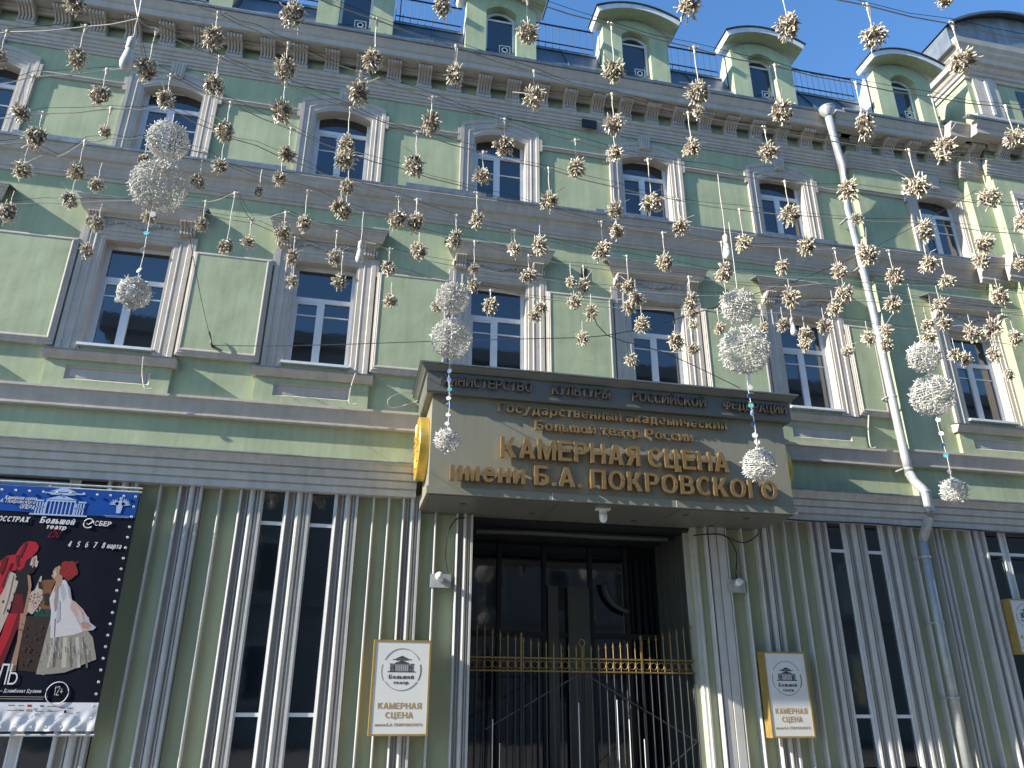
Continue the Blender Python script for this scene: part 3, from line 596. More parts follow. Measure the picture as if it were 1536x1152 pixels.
# lettering: own grotesque alphabet, every letter its own part
def glyph(ch, w=.17):
    P = []; t = w*.86
    low = ch.islower(); h = .74 if low else 1.0; c = ch.upper()
    def q(*p): P.append(list(p))
    def V(x, y0=0, y1=None): y1 = h if y1 is None else y1; q((x, y0), (x+w, y0), (x+w, y1), (x, y1))
    def Hb(x0, x1, y): q((x0, y), (x1, y), (x1, y+t), (x0, y+t))
    def D(x0, y0, x1, y1, k=1.12): k *= w; q((x0, y0), (x0+k, y0), (x1+k, y1), (x1, y1))
    def A(cx, cy, rx, ry, a0, a1, n=14):
        for i in range(n):
            u, v = [math.radians(a0+(a1-a0)*j/n) for j in (i, i+1)]
            q((cx+rx*math.cos(u), cy+ry*math.sin(u)), (cx+rx*math.cos(v), cy+ry*math.sin(v)), (cx+(rx-w)*math.cos(v), cy+(ry-t)*math.sin(v)), (cx+(rx-w)*math.cos(u), cy+(ry-t)*math.sin(u)))
    def bowl(x, y0, y1, W, mir=False):
        ry = (y1-y0)/2; rx = ry*1.05; cx = x+W-rx if not mir else x-W+rx
        A(cx, (y0+y1)/2, rx, ry, -90, 90, 10) if not mir else A(cx, (y0+y1)/2, rx, ry, 90, 270, 10)
        e0, e1 = (x, cx) if not mir else (cx, x)
        Hb(e0, e1, y0); Hb(e0, e1, y1-t)
    W = .66
    if ch == '\u0430': V(.37, 0, .50); A(.27, .50, .27, .25, 0, 155); A(.24, .21, .24, .225, 0, 360); W = .55
    elif ch == '\u0435': A(.29, .37, .29, .385, 8, 322); Hb(.05, .56, .30); W = .58
    elif ch == '\u0440': V(0, -.24, .74); A(.32, .37, .29, .385, 0, 360, 18); W = .61
    elif ch == '\u0443': D(.06, -.24, .40, .74, 1.0); D(.25, .12, 0, .74, 1.0); Hb(0, .14, -.24); W = .57
    elif ch == '\u0431': A(.29, .35, .29, .36, 0, 360, 18); A(.36, .45, .36, .55, 95, 175); Hb(.33, .52, .87); W = .58
    elif c == '\u0410': D(0, 0, .27*h+.01, h); D(.56*h, 0, .28*h, h); Hb(.14*h, .60*h, .22*h); W = .56*h+w*1.12
    elif c == '\u0411': V(0); Hb(w, .58*h, h-t); bowl(w, 0, .60*h, .66*h-w); W = .66*h
    elif c == '\u0412': V(0); bowl(w, 0, .57*h, .68*h-w); bowl(w, .57*h-t, h, .63*h-w); W = .68*h
    elif c == '\u0413': V(0); Hb(w, .56*h, h-t); W = .56*h
    elif c == '\u0414': V(.53*h); Hb(.20*h, .53*h, h-t); D(.08*h, t, .18*h, h, 1.0); Hb(0, .83*h, 0); V(0, -.16, 0); V(.83*h-w, -.16, 0); W = .83*h
    elif c == '\u0415': V(0); Hb(w, .64*h, 0); Hb(w, .58*h, h*.5-t*.4); Hb(w, .62*h, h-t); W = .64*h
    elif c == '\u0417': A(.28*h, .71*h, .29*h, .30*h, -80, 150); A(.28*h, .29*h, .32*h, .30*h, -150, 80); W = .62*h
    elif c in '\u0418\u0419':
        V(0); V(.72*h-w); q((w, 0), (w, .27*h), (.72*h-w, h), (.72*h-w, .73*h)); W = .72*h
        if c == '\u0419': A(.36*h, h+.20, .17, .14, 190, 350, 8)
    elif c == '\u041a': V(0); D(w*.9, .36*h, .46*h, h); D(.50*h, 0, .17*h, .60*h, 1.2); W = .50*h+w*1.2
    elif c == '\u041b': V(.69*h-w); Hb(.22*h, .69*h-w, h-t); D(.06*h, 0, .17*h, h, 1.0); Hb(0, .14*h, 0); W = .69*h
    elif c == '\u041c': V(0); V(.84*h-w); q((w, h), (w, .66*h), (.42*h-.06, 0), (.42*h+.02, .30*h)); q((.84*h-w, h), (.84*h-w, .66*h), (.42*h+.06, 0), (.42*h-.02, .30*h)); q((.42*h-.07, 0), (.42*h+.07, 0), (.42*h+.05, .3*h), (.42*h-.05, .3*h)); W = .84*h
    elif c == '\u041d': V(0); V(.72*h-w); Hb(w, .72*h-w, h/2-t/2); W = .72*h
    elif c == '\u041e': A(.39*h, h/2, .39*h, h/2+.01, 0, 360, 24); W = .78*h
    elif c == '\u041f': V(0); V(.70*h-w); Hb(w, .70*h-w, h-t); W = .70*h
    elif c == '\u0420': V(0); bowl(w, .38*h, h, .66*h-w); W = .66*h
    elif c == '\u0421': A(.38*h, h/2, .38*h, h/2+.01, 42, 318, 20); W = .70*h
    elif c == '\u0422': V(.31*h-w/2, 0, h-t); Hb(0, .62*h, h-t); W = .62*h
    elif c == '\u0423': D(.12, 0, .44, h, 1.05); D(.22, .30, 0, h, 1.1); Hb(.02, .16, 0); W = .62
    elif c == '\u0424': V(.42-w/2); A(.42, .52, .42, .36, 0, 360, 22); W = .84
    elif c == '\u0425': D(0, 0, .46*h, h, 1.2); D(.46*h, 0, 0, h, 1.2); W = .66*h
    elif c == '\u0426': V(0); V(.66*h-w); Hb(w, .66*h-w, 0); q((.66*h-w, -.17), (.78*h, -.17), (.78*h, t), (.66*h-w, t)); W = .78*h
    elif c == '\u0427': V(.66*h-w); A(.33*h, .72*h, .33*h, .34*h, 180, 290, 8); V(0, .72*h, h); Hb(.36*h, .66*h-w, .38*h); W = .66*h
    elif c == '\u0428': V(0); V(.47*h-w/2); V(.94*h-w); Hb(w, .94*h-w, 0); W = .94*h
    elif c == '\u042b': V(0); bowl(w, 0, .60*h, .58*h-w); V(.86*h-w); W = .86*h
    elif c == '\u042c': V(0); bowl(w, 0, .60*h, .66*h-w); W = .66*h
    elif c == '\u042f': V(.68*h-w); bowl(.68*h-w, .40*h, h, .66*h-w, True); D(0, 0, .22*h, .46*h, 1.2); W = .68*h
    elif ch == '.': q((0, 0), (w, 0), (w, w), (0, w)); W = w
    elif ch == '\u2014': Hb(0, .9, .3); W = .9
    elif ch == '+': Hb(0, .5, .4); V(.25-w/2, .22, .74); W = .5
    elif ch == '0': A(.28, .5, .28, .51, 0, 360, 20); W = .56
    elif ch == '1': V(.14); D(0, .68, .10, .9, 1.0); W = .31
    elif ch == '2': A(.28, .71, .28, .30, -20, 165); D(0, t, .33, .62, 1.2); Hb(0, .56, 0); W = .56
    elif ch == '4': V(.32); Hb(0, .58, .22); D(0, .3, .28, 1.0, 1.0); W = .58
    elif ch == '5': A(.27, .32, .29, .33, -150, 120); V(.06, .48, 1.0); Hb(.1, .52, 1-t); W = .56
    elif ch == '6': A(.28, .31, .28, .32, 0, 360, 18); A(.36, .42, .36, .58, 90, 170); W = .56
    elif ch == '7': D(.10, 0, .36, 1.0, 1.1); Hb(0, .53, 1-t); W = .55
    elif ch == '8': A(.28, .28, .28, .29, 0, 360, 18); A(.28, .74, .24, .27, 0, 360, 18); W = .56
    return P, W
def text(s_, x0, x1, base, cap, Y, m, fn, depth=.04, bold=.02, shear=0.0, slope=0.0, name='letter', gap=.12, joined=None):
    """x0..x1 extent, base line z, cap height; depth is half the thickness in metres"""
    w = .11+bold*2.2; items = []; x = 0
    for ch in s_:
        if ch == ' ': x += .30; continue
        P, W = glyph(ch, w)
        if not P: continue
        items.append((P, x)); x += W+gap
    x -= gap; sx = (x1-x0)/x; sy = cap; out = MB()
    for P, dx in items:
        mb = MB() if not joined else out; ox, oz = x0+dx*sx, base+dx*sx*slope; ax, ay, az = (0, 0, 0) if not joined else (ox, Y, oz)
        for q_, pl in enumerate(P):
            D = depth*(1-.004*(q_ % 25)); n = len(pl)
            P3 = [(p[0]*sx+p[1]*sy*shear+ax, p[1]*sy+p[0]*sx*slope+az) for p in pl]
            mb.add([(X, ay-D, Z) for X, Z in P3]+[(X, ay+D, Z) for X, Z in P3], [tuple(range(n)), tuple(range(n, 2*n))]+[(i, (i+1) % n, (i+1) % n+n, i+n) for i in range(n)])
        if not joined: fn(link(name, mb.mesh(name, m)), (ox, Y, oz))
    if joined: fn(link(joined, out.mesh(joined, m)), (0, 0, 0))
def to_canopy(o, loc): o.parent = C; o.location = Vector(loc)-Vector((4.3, 0, 4.55))
LY = CY-.075
text('КАМЕРНАЯ СЦЕНА', 2.26, 6.25, 5.245, .345, LY, 'bronze', to_canopy, .04, .03)
text('имени Б.А. ПОКРОВСКОГО', 1.45, 7.10, 4.815, .325, LY, 'bronze', to_canopy, .04, .03)
text('Государственный академический', 2.21, 6.31, 6.035, .165, CY-.05, 'bronze', to_canopy, .025, .02)
text('Большой театр России', 2.84, 5.65, 5.765, .165, CY-.05, 'bronze', to_canopy, .025, .02)
for s_, a, b in (('МИНИСТЕРСТВО', 1.23, 2.77), ('КУЛЬТУРЫ', 3.12, 4.14), ('РОССИЙСКОЙ', 4.54, 5.90), ('ФЕДЕРАЦИИ', 6.24, 7.46)):
    text(s_, a, b, 6.385, .17, CY-.15, 'lettermetal', to_canopy, .022, .02)
# gold roundels on both flanks
for lab, x, sg in (('polished gold roundel on the sunlit left flank of the canopy', CX0, -1), ('gold roundel on the shaded right flank of the canopy', CX1, 1)):
    r = empty('gold_roundel', (x, -.72, 5.52), lab, 'emblem', 'gold roundels on the canopy flanks')
    link('rim', MB().lathe((0, 0, 0), (sg, 0, 0), [(.42, 0.002), (.535, .004), (.54, .012), (.54, .155), (.53, .165), (.46, .165)], 48).mesh('rim', 'gold'), r)
    fm = MB()
    fm.lathe((0, 0, 0), (sg, 0, 0), [(.44, .16), (.45, .165), (.20, .175)], 32)
    for k in range(16):
        a = k*math.pi/8; fm.tube([(sg*.178, .22*math.cos(a), .22*math.sin(a)), (sg*.172, .42*math.cos(a), .42*math.sin(a))], .02, 5)
    link('face', fm.mesh('face', 'gold'), r)

# dome camera under the canopy and wall spotlights
dc = empty('dome_camera', (4.32-.25, -1.12, 4.585), 'white dome camera hanging from the middle of the canopy underside', 'camera')
link('bracket', MB().box(-.12, .12, -.06, .06, -.03, -.002).box(-.05, .05, -.05, .05, -.09, -.03).mesh('bracket', 'whiteplastic'), dc)
link('dome', MB().lathe((0, 0, -.09), (0, 0, -1), [(.065, 0), (.07, .03), (.065, .09), (.05, .13), (.02, .15)], 16).mesh('dome', 'whiteplastic', True), dc)
for lab, px, py, sx in (('sunlit round floodlight on a steel plate left of the entrance', 661, 871, 1), ('shaded round floodlight on a steel plate right of the entrance', 1105, 879, 1)):
    p = at(px, py, -.22)
    f = empty('floodlight', (p.x, -.22, p.z), lab, 'light', 'floodlights beside the entrance')
    link('plate', MB().box(-.17, .17, 0.0, .07, -.11, .11).mesh('plate', 'zinc'), f)
    link('housing', MB().lathe((0.0, 0, 0.02), (-.25, -1, .12), [(.05, 0), (.055, .16), (.062, .18), (.062, .24)], 18).mesh('housing', 'whiteplastic', True), f)
    link('lens', MB().lathe((-.058, -.232, .048), (-.25, -1, .12), [(.046, 0), (.03, .012), (.01, .014)], 16).mesh('lens', 'glassbulb', True), f)

def cable(name, pts, r, m, label, sub=6, cat='cable', group=None):
    P = [Vector(p) for p in pts]; out = []
    for i in range(len(P)-1):
        p0, p1, p2, p3 = P[max(i-1, 0)], P[i], P[i+1], P[min(i+2, len(P)-1)]
        for k in range(sub):
            t = k/sub; out.append(.5*((2*p1)+(-p0+p2)*t+(2*p0-5*p1+4*p2-p3)*t*t+(-p0+3*p1-3*p2+p3)*t**3))
    out.append(P[-1])
    return tag(part(name, MB().tube(out, r, 5), m, None), label, cat, group)
cable('power_cable', [at(700, 777, -.2), at(684, 779, -.22), at(672, 800, -.2), at(668, 835, -.18), at(672, 862, -.2)], .012, 'cable', 'black cable looping down from the canopy to the sunlit floodlight')
cable('power_cable', [at(1040, 803, -.2), at(1085, 803, -.22), at(1104, 828, -.2), at(1104, 860, -.18), at(1107, 872, -.2)], .013, 'cable', 'black cable looping down from the canopy to the shaded floodlight')
cable('power_cable', [at(1085, 803, -.21), at(1112, 814, -.25), at(1130, 808, -.28), at(1137, 800, -.3)], .012, 'cable', 'short black cable hanging in a swag under the canopy\'s right corner')
cable('power_cable', [(7.55, -.33, 4.79), (8.4, -.345, 4.765), (9.6, -.34, 4.785), (10.6, -.35, 4.765), (11.6, -.34, 4.78), (12.8, -.34, 4.76), (15, -.34, 4.78)], .016, 'cable', 'dark cable bundle running under the cornice right of the canopy')
for i, (px, q) in enumerate((((215, 535), (217, 582)), ((533, 560), (524, 605)), ((1303, 623), (1306, 670)))):
    a, b = at(px[0], px[1], -.28), at(q[0], q[1], -.24)
    cable('lead_cable', [a, (a+b)/2+Vector((-.03, 0, 0)), b, b+Vector((.12, 0, 0))], .011, 'cord', ['pale lead wire drooping below the leftmost full first floor window', 'pale lead wire drooping below the second first floor window', 'pale lead wire drooping right of the canopy below the window'][i])
c0 = at(636, 585, -.1)
cable('lead_cable', [at(636, 588, -.1), at(600, 590, -.16), at(582, 600, -.18), at(590, 612, -.12), at(636, 598, -.12)], .008, 'cord', 'coil of pale wire on the wall left of the canopy')

# ------------------------------------------------------------------ rainwater pipe
dp = empty('downpipe', (10.8, -.3, 0), 'zinc rainwater downpipe with funnel head running down the right of the facade', 'downpipe')
def dpp(name, mb, m, smooth=True):
    o = part(name, mb, m, dp, smooth); o.matrix_parent_inverse = Matrix.Translation((-10.8, .3, 0)); return o
q = at(1243, 178, -.70)
dpp('funnel', MB().lathe((q.x, -.70, q.z+.15), (.02, .0, -1), [(.18, -.16), (.19, -.13), (.15, -.11), (.17, -.09), (.17, -.05), (.10, .05), (.085, .10)], 18), 'zinc')
path = [Vector((q.x, -.70, q.z+.12)), Vector((q.x+.08, -.66, q.z-.5)), Vector((at(1262, 250, -.40).x, -.42, at(1262, 250, -.40).z)), Vector((10.62, -.28, 12.2)), Vector((10.74, -.27, 9.6)), Vector((10.80, -.27, 6.2)), Vector((10.80, -.29, 5.85))]
dpp('pipe', MB().tube(path, .085, 14), 'zinc')
dpp('elbow', MB().tube([Vector((10.80, -.29, 5.86)), Vector((10.81, -.38, 5.66)), Vector((10.80, -.55, 5.48)), Vector((10.80, -.62, 5.40)), Vector((10.80, -.63, 5.02)), Vector((10.80, -.60, 4.92)), Vector((10.78, -.38, 4.62)), Vector((10.78, -.30, 4.52))], .088, 14), 'zinc')
dpp('pipe', MB().tube([Vector((10.78, -.30, 4.54)), Vector((10.77, -.30, .5))], .08, 14), 'zinc')
for z, x, y in ((13.3, None, None), (11.9, 10.635, -.28), (10.6, 10.70, -.275), (8.9, 10.755, -.27), (7.5, 10.78, -.27), (5.95, 10.80, -.28), (4.2, 10.78, -.30), (3.0, 10.775, -.30), (1.72, 10.77, -.30)):
    if x is None: continue
    dpp('pipe_clamp', MB().lathe((x, y, z), (0, 0, 1), [(.095, -.02), (.095, .02)], 14).box(x-.13, x-.08, y-.01, y+.25, z-.012, z+.012), 'zinc', False)
for z in (5.40, 5.02): dpp('pipe_collar', MB().lathe((10.80, -.625, z), (0, 0, 1), [(.094, -.015), (.094, .015)], 14), 'zinc', False)

# ------------------------------------------------------------------ hanging sign boxes
def icon(mbx, cx, cz, w, Y, d=.002):
    """portico emblem"""
    def bx(a, b, c, e): mbx.box(cx+a*w, cx+b*w, Y-d, Y, cz+c*w, cz+e*w)
    bx(-.5, .5, 0, .03); [bx(x_, x_+.025, .03, .25) for x_ in (-.42, -.37, -.32, -.28, .26, .30, .345, .395)]; bx(-.42, -.26, .14, .16); bx(.26, .42, .14, .16); bx(-.26, .26, .27, .30)
    for i in range(8): x = -.245+i*.07; bx(x-.010, x+.010, .03, .27)
    mbx.prism_y([(cx-.27*w, cz+.31*w), (cx+.27*w, cz+.31*w), (cx, cz+.40*w)], Y-d, Y)
    bx(-.34, .34, .42, .445); bx(-.22, .22, .40, .42)
    mbx.prism_y([(cx-.24*w, cz+.46*w), (cx+.24*w, cz+.46*w), (cx, cz+.56*w)], Y-d, Y)
    bx(-.44, -.3, .26, .29); bx(.3, .44, .26, .29)
def signbox(name, x0, x1, z0, z1, Y, lab, gold=True, back=.16):
    r = empty(name, ((x0+x1)/2, Y, z0), lab, 'sign', 'theatre sign boxes on the ground floor'); cx = (x0+x1)/2; w = x1-x0; h = z1-z0
    def sp_(nm, mb, m):
        o = part(nm, mb, m, r); o.matrix_parent_inverse = Matrix.Translation((-cx, -Y, -z0)); return o
    sp_('case', MB().box(x0, x1, Y+.004, Y+back, z0, z1), 'goldpaint' if gold else 'goldpaint')
    f = .028
    fr = MB().loft([(x0+f, z0+f), (x0+f, z1-f), (x1-f, z1-f), (x1-f, z0+f), (x0+f, z0+f)], [(x0, z0), (x0, z1), (x1, z1), (x1, z0), (x0, z0)], [(0, Y+.002), (0, Y-.008), (1, Y-.008), (1, Y+.004)])
    sp_('rim', fr, 'goldpaint'); sp_('face', MB().box(x0+f, x1-f, Y-.001, Y+.003, z0+f, z1-f), 'signwhite')
    ink = MB(); icon(ink, cx, z0+h*.655, w*.48, Y-.002); sp_('emblem', ink, 'inkdark')
    c = MB(); cz = z0+h*.685; rr = w*.335
    for a0, a1 in ((.15, .85), (1.2, 1.8)):
        c.tube([(cx+rr*math.cos(math.pi*a), Y-.003, cz+rr*1.02*math.sin(math.pi*a)) for a in [a0+(a1-a0)*i/20 for i in range(21)]], .0028, 4)
    for sg in (-1, 1):
        for k in range(9):
            a = -.05+.18*(k-4)/4*1.0; px_, pz_ = cx+sg*rr*math.cos(a*2), cz-.02+rr*math.sin(a*2)
            c.prism_y([(px_-.012, pz_-.012), (px_+.004, pz_-.004), (px_+.016*sg, pz_+.018), (px_-.008, pz_+.006)], Y-.003, Y-.001)
    sp_('wreath', c, 'inkdark')
    def fn(o, loc): o.parent = r; o.location = Vector(loc)-Vector((cx, Y, z0))
    t = .001
    text('Большой', cx-w*.215, cx+w*.215, z0+h*.585, h*.042, Y-.003, 'inkdark', fn, t, .035, joined='lettering')
    text('театр', cx-w*.13, cx+w*.13, z0+h*.53, h*.033, Y-.003, 'inkdark', fn, t, .035, joined='lettering')
    text('КАМЕРНАЯ', cx-w*.37, cx+w*.37, z0+h*.275, h*.062, Y-.003, 'inkgold', fn, t, .03, joined='lettering')
    text('СЦЕНА', cx-w*.235, cx+w*.235, z0+h*.18, h*.062, Y-.003, 'inkgold', fn, t, .03, joined='lettering')
    text('имени Б.А. ПОКРОВСКОГО', cx-w*.40, cx+w*.40, z0+h*.10, h*.028, Y-.003, 'inkgold', fn, t, .015, joined='lettering')
    return r
YSG = -.42
def sb(p0, p1, lab, back=.2):
    a, b = at(p0[0], p0[1], YSG), at(p1[0], p1[1], YSG); signbox('sign_box', a.x, b.x, b.z, a.z, YSG, lab, back=back)
sb((562, 959), (641, 1104), 'white gold rimmed theatre sign box left of the entrance')
sb((1144, 977), (1224, 1107), 'white gold rimmed theatre sign box right of the entrance')
a, b = at(1512, 898, -.38), at(1522, 958, -.38)
signbox('sign_box', a.x, a.x+.66, b.z-.27, a.z, -.38, 'white theatre sign box cut by the right edge of the photo', back=.2)
part('bracket', MB().box(.7, .74, -.23, -.18, 1.2, 2.3), 'iron', None).parent = B

# ------------------------------------------------------------------ theatre poster (flat print on a stretched banner)
PY = -.42
def inkm(name, c, r=.5, var=.06, scale=30): 
    if name not in M: M[name] = mat(name, tuple(q*.8 for q in c) if name[:2] == 'p_' else c, .75, var=var, scale=scale, spec=.2)
    return name
POS = empty('theatre_poster', (-4.6, PY, 1.1), 'large dark theatre banner with a red turbaned king and a woman in white', 'poster')
PL = Vector((-4.6, PY, 1.1))
def pp(name, mb, m, smooth=False):
    o = part(name, mb, m, POS, smooth); o.matrix_parent_inverse = Matrix.Translation(-PL); return o
tr, br = at(212, 741, PY), at(137, 1097, PY)
px1 = (tr.x+br.x)/2; pz1, pz0 = tr.z, br.z; px0 = px1-3.0
M['banner_navy'] = mat('banner_navy', (.006, .008, .016), .85, spec=.08); M['banner_blue'] = mat('banner_blue', (.008, .06, .27), .8, spec=.1); inkm('banner_white', (.60, .60, .62), .5, .05, 3)
# banner cloth with slight waves
mb = MB(); nx, nz = 150, 110; vs = []
for j in range(nz+1):
    for i in range(nx+1):
        u, v = i/nx, j/nz; wv = .0015*math.sin(u*31+v*5)+.0015*math.sin(v*27+u*9)
        if v < .09: wv += (.016*math.sin(u*60+v*55)+.008*math.sin(u*113-v*80+1))*(1-v/.09)+.022*(1-v/.09)
        vs.append((px0+(px1-px0)*u, PY+.017+wv, pz0+(pz1-pz0)*v))
bz = at(100, 1055, PY).z; mi = []
o_ = len(mb.v)
fs = {0: [], 2: []}
for j in range(nz):
    for i in range(nx):
        fs[2 if pz0+(pz1-pz0)*(j+.5)/nz < bz else 0].append((j*(nx+1)+i, j*(nx+1)+i+1, (j+1)*(nx+1)+i+1, (j+1)*(nx+1)+i))
mb.v = [tuple(v) for v in vs]; mb.f = [list(f) for k_ in fs for f in fs[k_]]; mb.mi = [k_ for k_ in fs for f in fs[k_]]
pp('cloth', mb, ['banner_navy', 'banner_blue', 'banner_white'], True)
A = lambda x, y: (x/5.238, 700+y/5.238)
Bq = lambda x, y: (x/4.965, 920+y/4.965)
LAY = [0]
def poly(f, pts, m, name='print', lay=None):
    LAY[0] += 1; Y = PY+.0130-.00007*LAY[0]
    q = []
    for x, y in pts:
        p = at(*f(x, y), PY); q.append((p.x, p.z))
    mb = MB(); n = len(q); mb.add([(x, Y, z) for x, z in q], [tuple(range(n))]); return pp(name, mb, m)
hb = at(0, 762, PY).z
poly(A, [(-900, 60), (1095, 208), (1058, 402), (-900, 290)], 'banner_blue', 'header')
for nm, c in (('p_red', (.42, .01, .025)), ('p_darkred', (.13, .006, .012)), ('p_skin', (.42, .24, .17)), ('p_pale', (.55, .44, .37)), ('p_ermine', (.50, .40, .32)), ('p_black', (.008, .008, .01)), ('p_brown', (.20, .085, .035)), ('p_sofa', (.035, .022, .018)), ('p_green', (.01, .06, .045)), ('p_brown2', (.075, .035, .02)), ('p_hair', (.20, .025, .012)), ('p_dress', (.60, .57, .57)), ('p_dress2', (.42, .42, .46)), ('p_pink', (.52, .34, .31)), ('p_silver', (.30, .27, .22)), ('p_silver2', (.50, .45, .37)), ('p_silver3', (.16, .145, .125)), ('p_white', (.72, .72, .72)), ('p_bluewhite', (.40, .52, .75)), ('p_staff', (.36, .20, .13)), ('p_redink', (.40, .01, .03))): inkm(nm, c, .5, .12 if nm in ('p_silver', 'p_sofa', 'p_hair') else .06, 60)
# figures
poly(Bq, [(190, 20), (372, 25), (345, 200), (275, 440), (130, 425), (150, 200)], 'p_sofa')
poly(A, [(280, 1105), (402, 1110), (400, 1180), (262, 1175)], 'p_green')
poly(A, [(335, 890), (440, 884), (405, 960), (398, 1050), (400, 1118), (300, 1112), (285, 1050), (310, 960)], 'p_brown')
poly(A, [(0, 740), (50, 700), (112, 688), (150, 760), (120, 815), (68, 822), (30, 990), (-60, 1250), (-200, 1250), (-100, 900)], 'p_red')
poly(A, [(120, 790), (210, 700), (262, 700), (240, 780), (215, 870), (235, 1000), (190, 1200), (60, 1250), (110, 1000)], 'p_black')
poly(A, [(70, 818), (118, 840), (140, 905), (110, 1000), (60, 1160), (0, 1300), (-90, 1400), (-60, 1100), (20, 980)], 'p_ermine')
for x, y in ((75, 930), (112, 1003), (60, 1130), (25, 1060), (128, 880), (90, 1070)): poly(A, [(x-8, y-12), (x+9, y-10), (x+6, y+14), (x-10, y+12)], 'p_black')
poly(A, [(118, 1000), (175, 1000), (190, 1180), (120, 1300), (20, 1560), (-60, 1620), (0, 1400), (70, 1200)], 'p_darkred')
poly(Bq, [(60, 0), (130, 0), (60, 190), (0, 320), (-40, 300), (20, 120)], 'p_red')
poly(A, [(212, 845), (236, 855), (245, 930), (212, 1160), (180, 1160), (222, 960)], 'p_staff')
poly(Bq, [(150, 0), (192, 0), (190, 40), (150, 220), (112, 430), (62, 430), (125, 210)], 'p_staff')
poly(A, [(240, 985), (300, 950), (330, 965), (335, 1030), (290, 1110), (250, 1160), (213, 1140)], 'p_ermine')
poly(A, [(262, 1010), (300, 1000), (300, 1080), (250, 1120)], 'p_pink')
poly(A, [(285, 935), (318, 858), (328, 862), (322, 900), (336, 912), (322, 950), (300, 985), (262, 985)], 'p_pale')
poly(A, [(112, 700), (150, 640), (185, 600), (232, 583), (280, 592), (304, 622), (296, 655), (252, 705), (205, 735), (185, 790), (150, 818), (118, 790)], 'p_red')
poly(A, [(160, 640), (200, 612), (215, 640), (190, 700), (165, 760), (150, 720)], 'p_redink')
poly(A, [(232, 770), (250, 715), (285, 695), (290, 715), (288, 733), (304, 748), (292, 757), (295, 772), (282, 795), (250, 803)], 'p_pale')
poly(A, [(225, 775), (262, 775), (285, 792), (255, 835), (215, 850)], 'p_black')
# the woman
poly(Bq, [(385, 0), (352, 120), (300, 320), (265, 450), (330, 460), (380, 300), (420, 120)], 'p_silver')
poly(Bq, [(372, 180), (650, 128), (690, 180), (716, 342), (600, 388), (585, 400), (480, 440), (380, 452), (272, 455), (320, 300)], 'p_silver')
for a_, b_, c_, d_, m_ in ((420, 440, 385, 410, 'p_silver3'), (470, 500, 455, 490, 'p_silver2'), (520, 530, 520, 535, 'p_silver3'), (560, 585, 575, 598, 'p_silver2'), (610, 620, 640, 655, 'p_silver3'), (395, 408, 345, 362, 'p_silver2')):
    poly(Bq, [(a_, 180), (b_, 172), (d_, 400), (c_, 408)], m_)
poly(A, [(432, 925), (470, 892), (512, 888), (548, 950), (565, 1048), (622, 1110), (700, 1190), (560, 1250), (390, 1250), (400, 1140), (384, 1040)], 'p_dress')
poly(Bq, [(388, -20), (570, -25), (606, 90), (642, 128), (540, 160), (372, 184), (376, 90)], 'p_dress')
poly(A, [(470, 930), (500, 920), (520, 1010), (500, 1060), (480, 1020)], 'p_dress2')
poly(Bq, [(405, 40), (415, 40), (408, 178), (400, 178)], 'p_silver3')
poly(A, [(560, 1045), (590, 1060), (650, 1120), (700, 1200), (715, 1260), (650, 1300), (590, 1180), (550, 1110)], 'p_pink')
poly(Bq, [(560, 20), (640, 15), (660, 60), (714, 104), (690, 125), (640, 130), (610, 95)], 'p_dress2')
poly(Bq, [(600, 75), (650, 65), (682, 95), (655, 118), (615, 110)], 'p_skin')
poly(A, [(440, 880), (492, 862), (480, 930), (420, 990), (432, 925)], 'p_skin')
poly(A, [(402, 855), (418, 838), (412, 822), (430, 795), (468, 775), (495, 830), (480, 885), (440, 900), (410, 872)], 'p_skin')
hp = []
for i in range(16):
    a_ = i*math.pi/8; rr_ = 72+8*math.sin(a_*5); hp.append((538+rr_*math.cos(a_), 812+rr_*1.05*math.sin(a_)))
poly(A, hp, 'p_hair')
for (x, y, r_) in ((515, 770, 22), (560, 785, 24), (540, 830, 26), (582, 830, 18), (505, 845, 20)):
    poly(A, [(x+r_*math.cos(i*math.pi/4), y+r_*math.sin(i*math.pi/4)) for i in range(8)], 'p_redink')
    poly(A, [(x+r_*.55*math.cos(i*math.pi/4), y+r_*.55*math.sin(i*math.pi/4)) for i in range(8)], 'p_hair')
poly(A, [(580, 760), (612, 738), (606, 752), (590, 770)], 'p_hair')
for pts_, m_ in (([(20, 720), (60, 705), (40, 780), (10, 850), (-10, 830)], 'p_darkred'), ([(120, 700), (150, 690), (145, 780), (128, 790)], 'p_darkred'), ([(190, 600), (215, 595), (190, 660), (160, 720), (150, 700)], 'p_darkred'), ([(80, 760), (100, 750), (60, 850), (20, 960), (10, 930)], 'p_darkred'),
                  ([(90, 840), (104, 850), (60, 1040), (20, 1160), (10, 1140)], 'p_pale'), ([(255, 715), (272, 712), (262, 790), (250, 795)], 'p_skin'), ([(415, 835), (440, 805), (445, 850), (425, 880)], 'p_pale'),
                  ([(440, 960), (455, 940), (450, 1080), (430, 1140), (420, 1060)], 'p_silver'), ([(520, 900), (535, 930), (560, 1040), (540, 1030)], 'p_dress2'), ([(450, 1060), (470, 1050), (470, 1200), (440, 1230)], 'p_dress2'),
                  ([(300, 900), (330, 905), (320, 960), (300, 955)], 'p_sofa'), ([(340, 1000), (380, 990), (385, 1080), (350, 1090)], 'p_sofa'), ([(600, 1100), (640, 1140), (660, 1220), (630, 1230)], 'p_pale')): poly(A, pts_, m_)
rq = random.Random(4)
for k in range(46):
    x_, y_ = rq.uniform(150, 330), rq.uniform(60, 400); r_ = rq.uniform(6, 14)
    if x_ < 350-y_*.18: poly(Bq, [(x_+r_*rq.uniform(.5, 1)*math.cos(t), y_+r_*rq.uniform(.5, 1)*math.sin(t)) for t in [j*1.05 for j in range(6)]], 'p_brown2')
